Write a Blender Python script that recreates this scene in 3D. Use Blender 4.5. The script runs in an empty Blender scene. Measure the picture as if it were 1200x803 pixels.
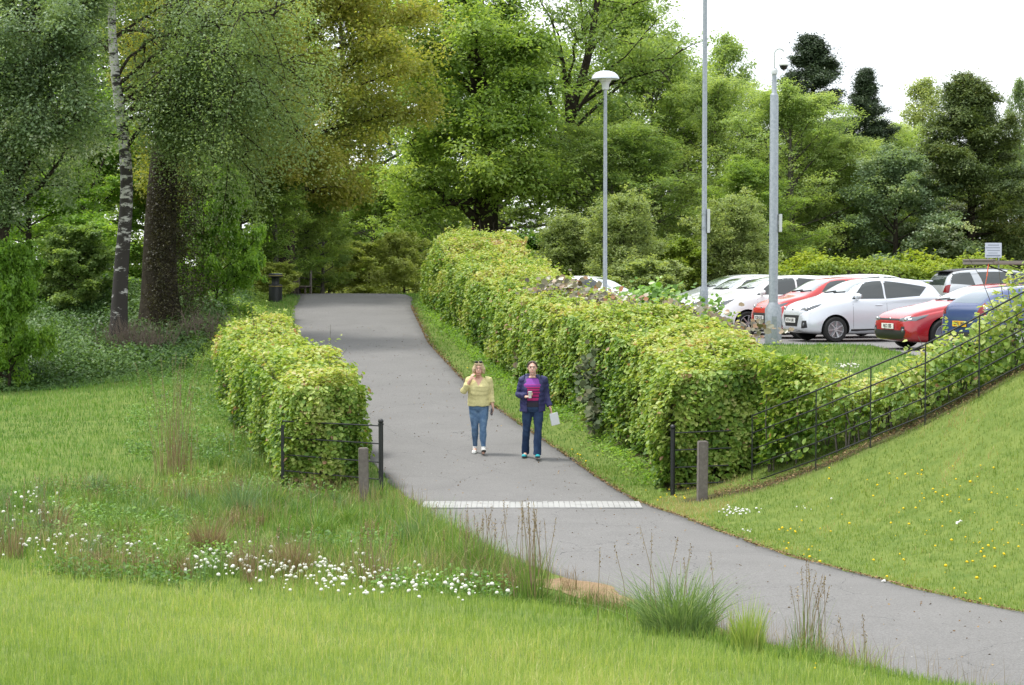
import bpy, bmesh, math, random
import numpy as np
from mathutils import Vector, Matrix
from mathutils.bvhtree import BVHTree
R = math.radians
SC = bpy.context.scene
COL = SC.collection
# ------------------------------------------------------------ camera
F = 2400.0; CAMZ = 3.73; PITCH = math.atan(89.5/F)
cam = bpy.data.cameras.new('camera'); cam.lens = 72; cam.sensor_width = 36
cam.clip_start = .1; cam.clip_end = 3000
camo = bpy.data.objects.new('camera', cam); COL.objects.link(camo)
camo.location = (0, 0, CAMZ); camo.rotation_euler = (R(90)-PITCH, 0, 0)
SC.camera = camo
# ------------------------------------------------------------ sky, sun, exposure
SUN_DIR = Vector((-.36, .10, .95)).normalized()
w = bpy.data.worlds.new('World'); SC.world = w; w.use_nodes = True
nt = w.node_tree; nt.nodes.clear()
sky = nt.nodes.new('ShaderNodeTexSky'); sky.sky_type = 'NISHITA'; sky.sun_disc = False
sky.sun_elevation = math.asin(SUN_DIR.z); sky.sun_rotation = math.atan2(SUN_DIR.x, SUN_DIR.y)
tc = nt.nodes.new('ShaderNodeTexCoord'); mp = nt.nodes.new('ShaderNodeMapping'); mp.inputs['Scale'].default_value = (1, 1, 2.6)
nz = nt.nodes.new('ShaderNodeTexNoise'); nz.inputs['Scale'].default_value = 2.2; nz.inputs['Detail'].default_value = 7; nz.inputs['Roughness'].default_value = .6
rp = nt.nodes.new('ShaderNodeValToRGB'); rp.color_ramp.elements[0].position = .30; rp.color_ramp.elements[1].position = .50
rp.color_ramp.elements[0].color = (.45, .45, .45, 1); rp.color_ramp.elements[1].color = (1, 1, 1, 1)
mx = nt.nodes.new('ShaderNodeMixRGB'); mx.inputs[2].default_value = (9.2, 9.5, 9.9, 1)
bg = nt.nodes.new('ShaderNodeBackground'); bg.inputs[1].default_value = .10
wo = nt.nodes.new('ShaderNodeOutputWorld')
L = nt.links.new
L(tc.outputs['Generated'], mp.inputs[0]); L(mp.outputs[0], nz.inputs['Vector']); L(nz.outputs['Fac'], rp.inputs[0])
L(rp.outputs[0], mx.inputs[0]); L(sky.outputs[0], mx.inputs[1]); L(mx.outputs[0], bg.inputs[0]); L(bg.outputs[0], wo.inputs[0])
sl = bpy.data.lights.new('sun', 'SUN'); sl.energy = 2.2; sl.angle = R(10); sl.color = (1, .965, .9)
so = bpy.data.objects.new('sun', sl); COL.objects.link(so); so.rotation_euler = SUN_DIR.to_track_quat('Z', 'Y').to_euler()
SC.view_settings.view_transform = 'Standard'; SC.view_settings.look = 'None'; SC.view_settings.gamma = 1
SC.view_settings.use_curve_mapping = False
SC.view_settings.exposure = 0.95
SC.cycles.max_bounces = 8; SC.cycles.diffuse_bounces = 6; SC.cycles.glossy_bounces = 3; SC.cycles.transmission_bounces = 6
SC.cycles.transparent_max_bounces = 6

# ------------------------------------------------------------ materials
def mat(name, col, rough=.6, metal=0, spec=.5, noise=None, bump=0, bscale=60, coat=0, emis=None):
    m = bpy.data.materials.new(name); m.use_nodes = True; n = m.node_tree; b = n.nodes['Principled BSDF']
    b.inputs['Base Color'].default_value = (*col, 1); b.inputs['Roughness'].default_value = rough
    b.inputs['Metallic'].default_value = metal; b.inputs['Specular IOR Level'].default_value = spec
    if coat: b.inputs['Coat Weight'].default_value = coat; b.inputs['Coat Roughness'].default_value = .05
    t = None
    if noise or bump:
        t = n.nodes.new('ShaderNodeTexCoord')
    if noise:   # (second colour, scale, low, high)
        c2, sc, lo, hi = noise
        z = n.nodes.new('ShaderNodeTexNoise'); z.inputs['Scale'].default_value = sc; z.inputs['Detail'].default_value = 8; z.inputs['Roughness'].default_value = .65
        r = n.nodes.new('ShaderNodeValToRGB'); r.color_ramp.elements[0].position = lo; r.color_ramp.elements[1].position = hi
        r.color_ramp.elements[0].color = (*col, 1); r.color_ramp.elements[1].color = (*c2, 1)
        n.links.new(t.outputs['Object'], z.inputs['Vector']); n.links.new(z.outputs['Fac'], r.inputs[0]); n.links.new(r.outputs[0], b.inputs['Base Color'])
    if bump:
        z = n.nodes.new('ShaderNodeTexNoise'); z.inputs['Scale'].default_value = bscale; z.inputs['Detail'].default_value = 5
        u = n.nodes.new('ShaderNodeBump'); u.inputs['Strength'].default_value = bump; u.inputs['Distance'].default_value = .01
        n.links.new(t.outputs['Object'], z.inputs['Vector']); n.links.new(z.outputs['Fac'], u.inputs['Height']); n.links.new(u.outputs[0], b.inputs['Normal'])
    return m

def leafmat(name, cols, trans=.35, rough=.5, spec=.4):
    """cols: list of (pos, colour) over the per-leaf 'tint' attribute."""
    m = bpy.data.materials.new(name); m.use_nodes = True; n = m.node_tree; b = n.nodes['Principled BSDF']; out = n.nodes['Material Output']
    a = n.nodes.new('ShaderNodeAttribute'); a.attribute_name = 'tint'
    r = n.nodes.new('ShaderNodeValToRGB'); e = r.color_ramp.elements
    while len(e) < len(cols): e.new(.5)
    for q, (p, c) in zip(e, cols): q.position = p; q.color = (*c, 1)
    n.links.new(a.outputs['Fac'], r.inputs[0])
    b.inputs['Roughness'].default_value = rough; b.inputs['Specular IOR Level'].default_value = spec
    n.links.new(r.outputs[0], b.inputs['Base Color'])
    t = n.nodes.new('ShaderNodeBsdfTranslucent'); g = n.nodes.new('ShaderNodeMixRGB'); g.blend_type = 'MULTIPLY'; g.inputs[0].default_value = 1
    g.inputs[2].default_value = (1.25, 1.2, .6, 1); n.links.new(r.outputs[0], g.inputs[1]); n.links.new(g.outputs[0], t.inputs[0])
    x = n.nodes.new('ShaderNodeMixShader'); x.inputs[0].default_value = trans
    n.links.new(b.outputs[0], x.inputs[1]); n.links.new(t.outputs[0], x.inputs[2]); n.links.new(x.outputs[0], out.inputs[0])
    return m

# ------------------------------------------------------------ object helpers
def link(name, data, m=None, parent=None, loc=None):
    o = bpy.data.objects.new(name, data); COL.objects.link(o)
    if m is not None and data is not None and hasattr(data, 'materials') and len(data.materials) == 0: data.materials.append(m)
    if parent is not None: o.parent = parent
    if loc is not None: o.location = loc
    return o
def tag(o, label=None, cat=None, group=None, kind=None):
    if label: o['label'] = label
    if cat: o['category'] = cat
    if group: o['group'] = group
    if kind: o['kind'] = kind
    return o
def thing(name, label, cat, loc=(0, 0, 0), rz=0, group=None):
    o = bpy.data.objects.new(name, None); COL.objects.link(o); o.location = loc; o.rotation_euler = (0, 0, rz)
    o.empty_display_size = .2
    return tag(o, label, cat, group)
def npmesh(name, V, Fc, smooth=False, tint=None):
    """V (n,3) float, Fc (m,k) int."""
    me = bpy.data.meshes.new(name); V = np.ascontiguousarray(V, dtype=np.float32); Fc = np.ascontiguousarray(Fc, dtype=np.int32)
    m, k = Fc.shape
    me.vertices.add(len(V)); me.vertices.foreach_set('co', V.ravel())
    me.loops.add(m*k); me.loops.foreach_set('vertex_index', Fc.ravel())
    me.polygons.add(m); me.polygons.foreach_set('loop_start', np.arange(0, m*k, k, dtype=np.int32))
    if smooth: me.polygons.foreach_set('use_smooth', np.ones(m, dtype=bool))
    me.update(calc_edges=True)
    if tint is not None:
        at = me.attributes.new('tint', 'FLOAT', 'FACE'); at.data.foreach_set('value', np.ascontiguousarray(tint, dtype=np.float32))
    return me
class Geo:
    """collects quads/tris as python mesh pieces."""
    def __init__(s): s.v = []; s.f = []; s.n = 0
    def add(s, V, Fs):
        s.v.append(np.asarray(V, float)); s.f += [tuple(int(i)+s.n for i in q) for q in Fs]; s.n += len(V); return s
    def box(s, c, d, rot=None, taper=1):
        x, y, z = d[0]/2, d[1]/2, d[2]/2
        V = np.array([[-x, -y, -z], [x, -y, -z], [x, y, -z], [-x, y, -z], [-x*taper, -y*taper, z], [x*taper, -y*taper, z], [x*taper, y*taper, z], [-x*taper, y*taper, z]])
        if rot is not None: V = V @ np.array(rot.to_matrix() if hasattr(rot, 'to_matrix') else rot).T
        return s.add(V+np.array(c), [(0, 3, 2, 1), (4, 5, 6, 7), (0, 1, 5, 4), (1, 2, 6, 5), (2, 3, 7, 6), (3, 0, 4, 7)])
    def bar(s, a, b, wx, wz=None):
        a = Vector(a); b = Vector(b); d = b-a; wz = wz or wx
        q = d.to_track_quat('Z', 'Y'); return s.box((a+b)/2, (wx, wz, d.length), q)
    def tube(s, P, rad, n=8, ry=None, cap=True, up=None):
        P = [Vector(p) for p in P]; rad = [rad]*len(P) if np.isscalar(rad) else list(rad)
        ry = rad if ry is None else ([ry]*len(P) if np.isscalar(ry) else list(ry)); V = []; X = None
        for i, p in enumerate(P):
            d = (P[min(i+1, len(P)-1)]-P[max(i-1, 0)]).normalized()
            if up is not None: X = Vector(up)
            elif X is None: X = Vector((1, 0, 0)) if abs(d.x) < .9 else Vector((0, 1, 0))
            X = (X-d*X.dot(d)).normalized(); Y = d.cross(X)
            for k in range(n):
                t = 2*math.pi*k/n; V.append(p+X*math.cos(t)*rad[i]+Y*math.sin(t)*ry[i])
        Fs = [(i*n+k, i*n+(k+1) % n, (i+1)*n+(k+1) % n, (i+1)*n+k) for i in range(len(P)-1) for k in range(n)]
        if cap: Fs += [tuple(range(n))[::-1], tuple((len(P)-1)*n+k for k in range(n))]
        return s.add([tuple(v) for v in V], Fs)
    def lathe(s, prof, n=24, c=(0, 0, 0), axis='Z'):
        V = []
        for r, z in prof:
            for k in range(n):
                t = 2*math.pi*k/n; p = (r*math.cos(t), r*math.sin(t), z)
                if axis == 'Y': p = (p[0], p[2], p[1])
                V.append((p[0]+c[0], p[1]+c[1], p[2]+c[2]))
        m = len(prof)
        Fs = [(i*n+k, i*n+(k+1) % n, (i+1)*n+(k+1) % n, (i+1)*n+k) for i in range(m-1) for k in range(n)]
        Fs += [tuple(range(n))[::-1], tuple((m-1)*n+k for k in range(n))]
        return s.add(V, Fs)
    def ball(s, c, r, n=10, m=8):
        r = (r, r, r) if np.isscalar(r) else r
        prof = [(max(1e-4, math.sin(math.pi*i/m)), -math.cos(math.pi*i/m)) for i in range(m+1)]
        V = [(c[0]+r[0]*a*math.cos(2*math.pi*k/n), c[1]+r[1]*a*math.sin(2*math.pi*k/n), c[2]+r[2]*z) for a, z in prof for k in range(n)]
        Fs = [(i*n+k, i*n+(k+1) % n, (i+1)*n+(k+1) % n, (i+1)*n+k) for i in range(m) for k in range(n)]
        Fs += [tuple(range(n))[::-1], tuple(m*n+k for k in range(n))]
        return s.add(V, Fs)
    def mesh(s, name, smooth=False, bevel=0, angle=40):
        me = bpy.data.meshes.new(name); me.from_pydata(np.concatenate(s.v).tolist(), [], s.f); me.update()
        bm = bmesh.new(); bm.from_mesh(me); bmesh.ops.recalc_face_normals(bm, faces=bm.faces)
        if bevel:
            ed = [e for e in bm.edges if len(e.link_faces) == 2 and e.calc_face_angle() > R(35)]
            bmesh.ops.bevel(bm, geom=ed, offset=bevel, segments=2, affect='EDGES', clamp_overlap=True)
        if smooth:
            for f in bm.faces: f.smooth = True
            for e in bm.edges:
                if len(e.link_faces) == 2 and e.calc_face_angle() > R(angle): e.smooth = False
        bm.to_mesh(me); bm.free(); return me
    def obj(s, name, m, parent=None, smooth=False, bevel=0, loc=None, angle=40):
        return link(name, s.mesh(name, smooth, bevel, angle), m, parent, loc)

def at(px, py, Y):
    """the place at depth Y that a point of the photo (1200x803) looks at."""
    u = (px-600)/F; v = -(py-401.5)/F; c, s = math.cos(PITCH), math.sin(PITCH)
    d = (u, c+v*s, v*c-s); k = Y/d[1]
    return Vector((d[0]*k, Y, CAMZ+d[2]*k))

# ------------------------------------------------------------ terrain
_py = np.array([0, 32, 34.5, 37, 45, 55, 65, 70, 73, 78, 90, 140.]); _pz = np.array([0, 0, .12, .27, .866, 1.61, 2.35, 2.68, 2.72, 2.62, 2.1, 1.6])
_yy = np.linspace(-20, 160, 1801); _zz = np.interp(_yy, _py, _pz); _k = np.ones(25)/25; _zz = np.convolve(np.pad(_zz, 12, mode='edge'), _k, mode='valid')
def pathz(y): return np.interp(y, _yy, _zz)
_R = np.array([(110, -22), (100, -15.5), (85, -8.2), (78, -5.2), (75, -4.3), (70, -3.44), (65, -3.14), (55, -2.2), (45, -.75), (37, 1.0), (34.5, 1.48), (32, 1.97), (30.2, 2.52), (28.2, 2.97), (26.1, 3.51), (24.7, 4.1), (23.25, 4.68), (21.8, 5.4), (19, 7.2), (16, 9.6), (12, 13.5), (6, 20)])[::-1]
_L = np.array([(110, -28), (100, -21), (85, -13), (78, -9.4), (75, -8.4), (70, -7.23), (65, -6.9), (55, -5.9), (45, -4.4), (37, -2.6), (34.5, -2.13), (32, -1.5), (29.1, -.9), (26.5, -.2), (24.5, .6), (21.9, 1.7), (19.5, 2.8), (17.6, 4.0), (14.5, 6.5), (11, 10), (6, 15.5)])[::-1]
def _sm(T):
    y = np.linspace(4, 112, 1081); x = np.interp(y, T[:, 0], T[:, 1]); k = np.ones(19)/19
    return y, np.convolve(np.pad(x, 9, mode='edge'), k, mode='valid')
_ry, _rx = _sm(_R); _ly, _lx = _sm(_L)
def pR(y): return np.interp(y, _ry, _rx)
def pL(y): return np.interp(y, _ly, _lx)
CP = [(-3, 28, .05), (-6, 28, .1), (-8, 30, .12), (-4, 22, .15), (-2, 20.5, .2), (0, 21, .18), (1.2, 19.5, .22), (2.4, 17.5, .3), (-4, 16, .47), (0, 16, .45), (3, 14.5, .5), (0, 11, 1.0), (-6, 10, 1.1), (6, 10, .7), (0, 4, 1.9), (0, 0, 2.1), (-12, 0, 2.1), (12, 0, 1.2), (10, 6, .6),
      (-10, 35, .2), (-10, 45, .5), (-14, 52, .72), (-9, 50, .9), (-7.6, 55, 1.45), (-20, 40, .4), (-20, 28, .3), (-14, 20, .3), (-12, 12, .8),
      (-4.4, 34.5, .1), (-5.6, 40, .5), (-7.3, 48, 1.05), (-14, 57, 1.85), (-12, 60, 2.4), (-9.5, 62, 2.4), (-20, 60, 2.5), (-16, 70, 2.9), (-9, 70, 2.72), (-25, 80, 3.0), (-30, 60, 2.6), (-30, 45, .8), (-12, 85, 2.6), (-20, 110, 2.4),
      (2.6, 34, .16), (2.1, 37, .35), (.4, 45, .95), (-1.1, 55, 1.65), (-2.6, 66, 2.4), (4.6, 36.5, 1.35), (3.4, 41, 1.6),
      (4.5, 45, 1.95), (6, 42, 1.9), (9, 40, 1.97), (8, 47, 1.97), (12, 50, 1.97), (3, 50, 1.97), (1.8, 60, 2.1), (15, 60, 1.97), (25, 60, 1.97), (10, 75, 1.97), (25, 85, 2.1), (2, 80, 2.35), (-1, 90, 2.3), (15, 42, 1.97), (20, 45, 1.97), (10, 100, 2.2), (30, 110, 2.2), (-5, 120, 1.8), (30, 40, 2.1),
      (4.64, 31.2, .61), (5.5, 30.9, 1.02), (6.17, 30.6, 1.36), (6.9, 30.3, 1.78), (7.5, 30, 2.2), (8.6, 30, 2.6), (11, 30, 3.0), (16, 28, 3.1), (3.6, 31.8, .18), (3.1, 33, .13), (5.8, 34, 1.3), (7.5, 34, 1.8), (8, 37, 1.9),
      (4.5, 28.5, .12), (6.5, 26, .62), (7.5, 28, 1.55), (6.6, 23.3, .15), (8, 24, .95), (8.6, 21, .4), (9, 26, 1.9), (12, 20, 1.3), (14, 24, 2.6), (16, 16, 1.3)]
for y in (24, 27, 30, 34, 38, 42, 46, 50, 55, 60, 66, 72, 80, 90, 105):
    for x in (pL(y)-.3, pR(y)+.3): CP.append((float(x), y, float(pathz(y))))
CP = np.array(CP)
def _U(r2): return .5*r2*np.log(r2+1e-9)
_n = len(CP); _K = _U(((CP[:, None, :2]-CP[None, :, :2])**2).sum(-1)) + np.eye(_n)*.6; _P = np.c_[np.ones(_n), CP[:, :2]]
_A = np.zeros((_n+3, _n+3)); _A[:_n, :_n] = _K; _A[:_n, _n:] = _P; _A[_n:, :_n] = _P.T
_W = np.linalg.solve(_A, np.r_[CP[:, 2], 0, 0, 0])
def sstep(a, b, x): t = np.clip((x-a)/(b-a), 0, 1); return t*t*(3-2*t)
def hgt(x, y):
    x = np.atleast_1d(np.asarray(x, float)); y = np.atleast_1d(np.asarray(y, float)); shp = x.shape; x = x.ravel(); y = y.ravel()
    xc = np.clip(x, -32, 32); yc = np.clip(y, -2, 118); out = np.empty(len(x))
    for i in range(0, len(x), 50000):
        a = xc[i:i+50000]; b = yc[i:i+50000]
        r2 = (a[:, None]-CP[None, :, 0])**2+(b[:, None]-CP[None, :, 1])**2
        out[i:i+50000] = _U(r2)@_W[:_n]+_W[_n]+_W[_n+1]*a+_W[_n+2]*b
    d = np.maximum(pL(yc)-xc, xc-pR(yc)); wgt = 1-sstep(.15, 1.3, d); wgt = np.where((yc > 108) | (yc < 8), 0, wgt)
    lump = .025*np.sin(x*1.7+np.sin(y*.9)*1.3)*np.sin(y*1.3+1)+.012*np.sin(x*4.1+y*2.2)*np.sin(y*3.7-x)
    park = sstep(44.8, 45.6, yc)*sstep(2.2, 3.2, xc)*(1-sstep(76, 80, yc))
    park = np.maximum(park, sstep(38.6, 39.4, yc)*sstep(7.0, 7.8, xc-(yc < 45)*0)*(1-sstep(44, 46, yc)))
    out = out*(1-wgt)+pathz(yc)*wgt+lump*(1-wgt)*(1-park)
    out = out*(1-park)+1.95*park
    return out.reshape(shp)
def hz(x, y): return float(hgt(x, y)[0])
def spaced(lo, hi, step, far, g=1.25):
    a = list(np.arange(lo, hi+1e-6, step)); s = step
    while a[-1] < far: s *= g; a.append(a[-1]+s)
    b = [lo]; s = step
    return np.array(a), s
def axis(lo, hi, step, fl, fh, g=1.22):
    a = list(np.arange(lo, hi+1e-6, step)); s = step
    while a[-1] < fh: s *= g; a.append(a[-1]+s)
    b = []; s = step; c = lo
    while c > fl: s *= g; c -= s; b.append(c)
    return np.array(b[::-1]+a)
gx = axis(-14, 15, .2, -700, 700); gy = axis(8, 78, .22, -60, 900)
X, Y = np.meshgrid(gx, gy); Z = hgt(X, Y)
nx, ny = len(gx), len(gy); idx = np.arange(nx*ny).reshape(ny, nx)
Fq = np.stack([idx[:-1, :-1], idx[:-1, 1:], idx[1:, 1:], idx[1:, :-1]], -1).reshape(-1, 4)
gm = npmesh('ground', np.stack([X, Y, Z], -1).reshape(-1, 3), Fq, smooth=True)
def dirtf(x, y):
    d = np.zeros_like(x)
    wood = sstep(53, 58, y)*sstep(-7.5, -9.5, x)
    wood = np.maximum(wood, sstep(80, 86, y))
    d = np.maximum(d, wood*.85)
    fy = 31.9-(x-3)*.42; under = np.exp(-((y-fy-.30)/.28)**2)*(x > 2.7)*(x < 10)
    d = np.maximum(d, under)
    hl = np.interp(y, [34, 37, 45, 55, 66, 72], [3.5, 3.1, 1.5, -.1, -1.3, -1.7]); d = np.maximum(d, (np.abs(x-hl) < 1.0)*(y > 33.3)*(y < 73)*.9)
    hL = np.interp(y, [34, 42, 50], [-3.2, -4.8, -6.1]); d = np.maximum(d, (np.abs(x-hL) < .6)*(y > 34)*(y < 50.5)*.9)
    return d
at_ = gm.attributes.new('dirt', 'FLOAT', 'POINT'); at_.data.foreach_set('value', dirtf(X, Y).ravel().astype(np.float32))
m = mat('ground_turf', (.08, .13, .025), .9, spec=.15, noise=((.15, .19, .045), 3.5, .3, .7), bump=.6, bscale=25)
n = m.node_tree; b = n.nodes['Principled BSDF']; base = b.inputs['Base Color'].links[0].from_socket
a = n.nodes.new('ShaderNodeAttribute'); a.attribute_name = 'dirt'; g = n.nodes.new('ShaderNodeMixRGB'); g.inputs[2].default_value = (.055, .04, .024, 1)
n.links.new(a.outputs['Fac'], g.inputs[0]); n.links.new(base, g.inputs[1]); n.links.new(g.outputs[0], b.inputs['Base Color'])
ground = tag(link('ground', gm, m), kind='structure')

# path sheet with a skirt, on the ground
ys = np.concatenate([np.arange(6.5, 78, .25), np.arange(78, 108, 1.)]); cols = 13; rs = np.random.RandomState(3)
wob = lambda y, s: .035*np.sin(y*5.1+s)+.03*np.sin(y*11.3+2*s)+.02*np.sin(y*23+s)
V = []
for y in ys:
    l = pL(y)+wob(y, 1); r = pR(y)+wob(y, 4); z = pathz(y)
    for k in range(cols):
        t = k/(cols-1); V.append((l+(r-l)*t, y, z+.028+.02*(1-(2*t-1)**2)))
V = np.array(V); idx = np.arange(len(V)).reshape(-1, cols)
Fq = np.stack([idx[:-1, :-1], idx[:-1, 1:], idx[1:, 1:], idx[1:, :-1]], -1).reshape(-1, 4)
nv = len(V); sk = V.reshape(-1, cols, 3)[:, [0, -1], :].copy(); sk[..., 2] -= .08; sk[:, 0, 0] -= .02; sk[:, 1, 0] += .02
si = nv+np.arange(len(ys)*2).reshape(-1, 2)
Fs = np.concatenate([np.stack([si[:-1, 0], idx[:-1, 0], idx[1:, 0], si[1:, 0]], -1), np.stack([idx[:-1, -1], si[:-1, 1], si[1:, 1], idx[1:, -1]], -1)])
pm = npmesh('path', np.r_[V, sk.reshape(-1, 3)], np.r_[Fq, Fs], smooth=True)
def asphalt(name, c1, c2):
    m = mat(name, c1, .85, spec=.3, noise=(c2, .8, .28, .78), bump=.5, bscale=90)
    n = m.node_tree; b = n.nodes['Principled BSDF']; base = b.inputs['Base Color'].links[0].from_socket; t = [q for q in n.nodes if q.type == 'TEX_COORD'][0]
    z = n.nodes.new('ShaderNodeTexNoise'); z.inputs['Scale'].default_value = 55; z.inputs['Detail'].default_value = 3
    r = n.nodes.new('ShaderNodeValToRGB'); r.color_ramp.elements[0].position = .3; r.color_ramp.elements[1].position = .75
    r.color_ramp.elements[0].color = (.62, .62, .62, 1); r.color_ramp.elements[1].color = (1.25, 1.25, 1.25, 1)
    g = n.nodes.new('ShaderNodeMixRGB'); g.blend_type = 'MULTIPLY'; g.inputs[0].default_value = .8
    n.links.new(t.outputs['Object'], z.inputs['Vector']); n.links.new(z.outputs['Fac'], r.inputs[0]); n.links.new(base, g.inputs[1]); n.links.new(r.outputs[0], g.inputs[2])
    # pale specks of grit and petals
    v = n.nodes.new('ShaderNodeTexVoronoi'); v.inputs['Scale'].default_value = 5.5; n.links.new(t.outputs['Object'], v.inputs['Vector'])
    lt = n.nodes.new('ShaderNodeMath'); lt.operation = 'LESS_THAN'; lt.inputs[1].default_value = .05; n.links.new(v.outputs['Distance'], lt.inputs[0])
    z2 = n.nodes.new('ShaderNodeTexNoise'); z2.inputs['Scale'].default_value = .9; n.links.new(t.outputs['Object'], z2.inputs['Vector'])
    gt = n.nodes.new('ShaderNodeMath'); gt.operation = 'GREATER_THAN'; gt.inputs[1].default_value = .58; n.links.new(z2.outputs['Fac'], gt.inputs[0])
    mu = n.nodes.new('ShaderNodeMath'); mu.operation = 'MULTIPLY'; n.links.new(lt.outputs[0], mu.inputs[0]); n.links.new(gt.outputs[0], mu.inputs[1])
    g2 = n.nodes.new('ShaderNodeMixRGB'); g2.inputs[2].default_value = (.42, .4, .36, 1); n.links.new(mu.outputs[0], g2.inputs[0]); n.links.new(g.outputs[0], g2.inputs[1])
    # fine dark cracks
    vc = n.nodes.new('ShaderNodeTexVoronoi'); vc.feature = 'DISTANCE_TO_EDGE'; vc.inputs['Scale'].default_value = .45
    zz = n.nodes.new('ShaderNodeTexNoise'); zz.inputs['Scale'].default_value = 2.5; zz.inputs['Detail'].default_value = 4; n.links.new(t.outputs['Object'], zz.inputs['Vector'])
    ad = n.nodes.new('ShaderNodeMixRGB'); ad.blend_type = 'ADD'; ad.inputs[0].default_value = .35; n.links.new(t.outputs['Object'], ad.inputs[1]); n.links.new(zz.outputs['Color'], ad.inputs[2]); n.links.new(ad.outputs[0], vc.inputs['Vector'])
    l3 = n.nodes.new('ShaderNodeMath'); l3.operation = 'LESS_THAN'; l3.inputs[1].default_value = .0012; n.links.new(vc.outputs['Distance'], l3.inputs[0])
    g3 = n.nodes.new('ShaderNodeMixRGB'); g3.inputs[2].default_value = (.055, .055, .055, 1); n.links.new(l3.outputs[0], g3.inputs[0]); n.links.new(g2.outputs[0], g3.inputs[1])
    n.links.new(g3.outputs[0], b.inputs['Base Color']); return m
M_asph = asphalt('path_asphalt', (.148, .145, .141), (.184, .180, .175))
path = tag(link('path', pm, M_asph), kind='structure')
# pale block strip across the path
g = Geo(); n_b = 40; y0 = 31.05; rr = random.Random(5)
xa, xb = float(pL(31.5))+.02, float(pR(31.5))-.14
for k in range(n_b):
    wd = (xb-xa)/n_b
    g.box((xa+wd*(k+.5), y0+.42, float(pathz(31.5))+.024), (wd-.004, .84, .06+rr.uniform(-.002, .002)))
M_block = mat('pale_blocks', (.31, .31, .30), .8, noise=((.22, .22, .215), 3, .45, .75), bump=.4)
tag(g.obj('paved_strip', M_block, bevel=.004), kind='structure')
# car park
g = Geo()
pk = [(3.6, 45.5), (40, 45.5), (40, 75), (-.2, 75), (1.0, 62), (2.4, 52)]
pk2 = [(8.0, 39.6), (40, 39.6), (40, 45.5), (8.0, 45.5)]
for P_, top in ((pk, 1.97), (pk2, 1.97)):
    nn = len(P_); Vv = [(x, y, top) for x, y in P_]+[(x, y, top-.12) for x, y in P_]
    g.add(Vv, [tuple(range(nn))]+[(k, k+nn, (k+1) % nn+nn, (k+1) % nn) for k in range(nn)])
M_park = asphalt('park_asphalt', (.17, .165, .165), (.22, .215, .21))
tag(g.obj('car_park_surface', M_park), kind='structure')
# bare orange gravel by the path
g = Geo(); P_ = []
for k in range(28):
    t = 2*math.pi*k/28; rr_ = 1+.15*math.sin(3*t)+.1*math.sin(5*t+1)
    x = .9+.55*rr_*math.cos(t)-.30*math.sin(t); y = 23.5+.95*rr_*math.sin(t); P_.append((x, y))
cx, cy = .9, 23.5; Vv = [(cx, cy, hz(cx, cy)+.035)]
for f_ in (.5, 1.0):
    for x, y in P_: xx, yy = cx+(x-cx)*f_, cy+(y-cy)*f_; Vv.append((xx, yy, hz(xx, yy)+(.03 if f_ < 1 else .01)))
Fs = [(0, 1+k, 1+(k+1) % 28) for k in range(28)]+[(1+k, 29+k, 29+(k+1) % 28, 1+(k+1) % 28) for k in range(28)]
g.add(Vv, Fs); tag(g.obj('bare_ground_patch', mat('tan_gravel', (.29, .20, .12), .95, spec=.1, noise=((.18, .13, .08), 14, .35, .7), bump=.8, bscale=70), smooth=True), kind='structure')
# ------------------------------------------------------------ leaves, grass, tubes in bulk
def fnoise(x, y, z, seed, sc, n=9):
    r = np.random.RandomState(seed); K = r.normal(size=(n, 3))*sc; ph = r.uniform(0, 6.28, n); out = 0
    for i in range(n): out = out+np.sin(K[i, 0]*x+K[i, 1]*y+K[i, 2]*z+ph[i])
    return out/math.sqrt(n/2)
def unit(v): return v/np.maximum(np.linalg.norm(v, axis=-1, keepdims=True), 1e-9)
def leaves(name, C, N, S, T, rng, asp=.6, dirs=None, fold=.18, six=False):
    """one folded rhombus per centre C with normal N, length S, tint T."""
    n = len(C)
    if dirs is None: dirs = rng.normal(size=(n, 3))
    N = unit(N); D = unit(dirs-N*(dirs*N).sum(1, keepdims=True)); B = np.cross(N, D); S = S[:, None]
    if six:
        V = np.empty((n, 6, 3)); cv = N*S*.10*rng.normal(size=(n, 1)); V[:, 0] = C-D*S*.5; V[:, 3] = C+D*S*.5-cv
        for i, (a, b_) in enumerate(((-.22, .40), (.20, .46))): V[:, 1+i] = C+D*S*a+B*S*asp*b_+N*S*fold*.8; V[:, 5-i] = C+D*S*a-B*S*asp*b_+N*S*fold*.8
        Fc = (np.arange(n)[:, None, None]*6+np.array([[0, 1, 2, 3], [0, 3, 4, 5]])).reshape(-1, 4); return npmesh(name, V.reshape(-1, 3), Fc, tint=np.repeat(T, 2))
    V = np.empty((n, 4, 3)); V[:, 0] = C-D*S*.5; V[:, 2] = C+D*S*.5
    V[:, 1] = C+B*S*asp*.5+N*S*fold-D*S*.05; V[:, 3] = C-B*S*asp*.5+N*S*fold-D*S*.05
    return npmesh(name, V.reshape(-1, 3), np.arange(n*4).reshape(-1, 4), tint=T)
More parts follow.
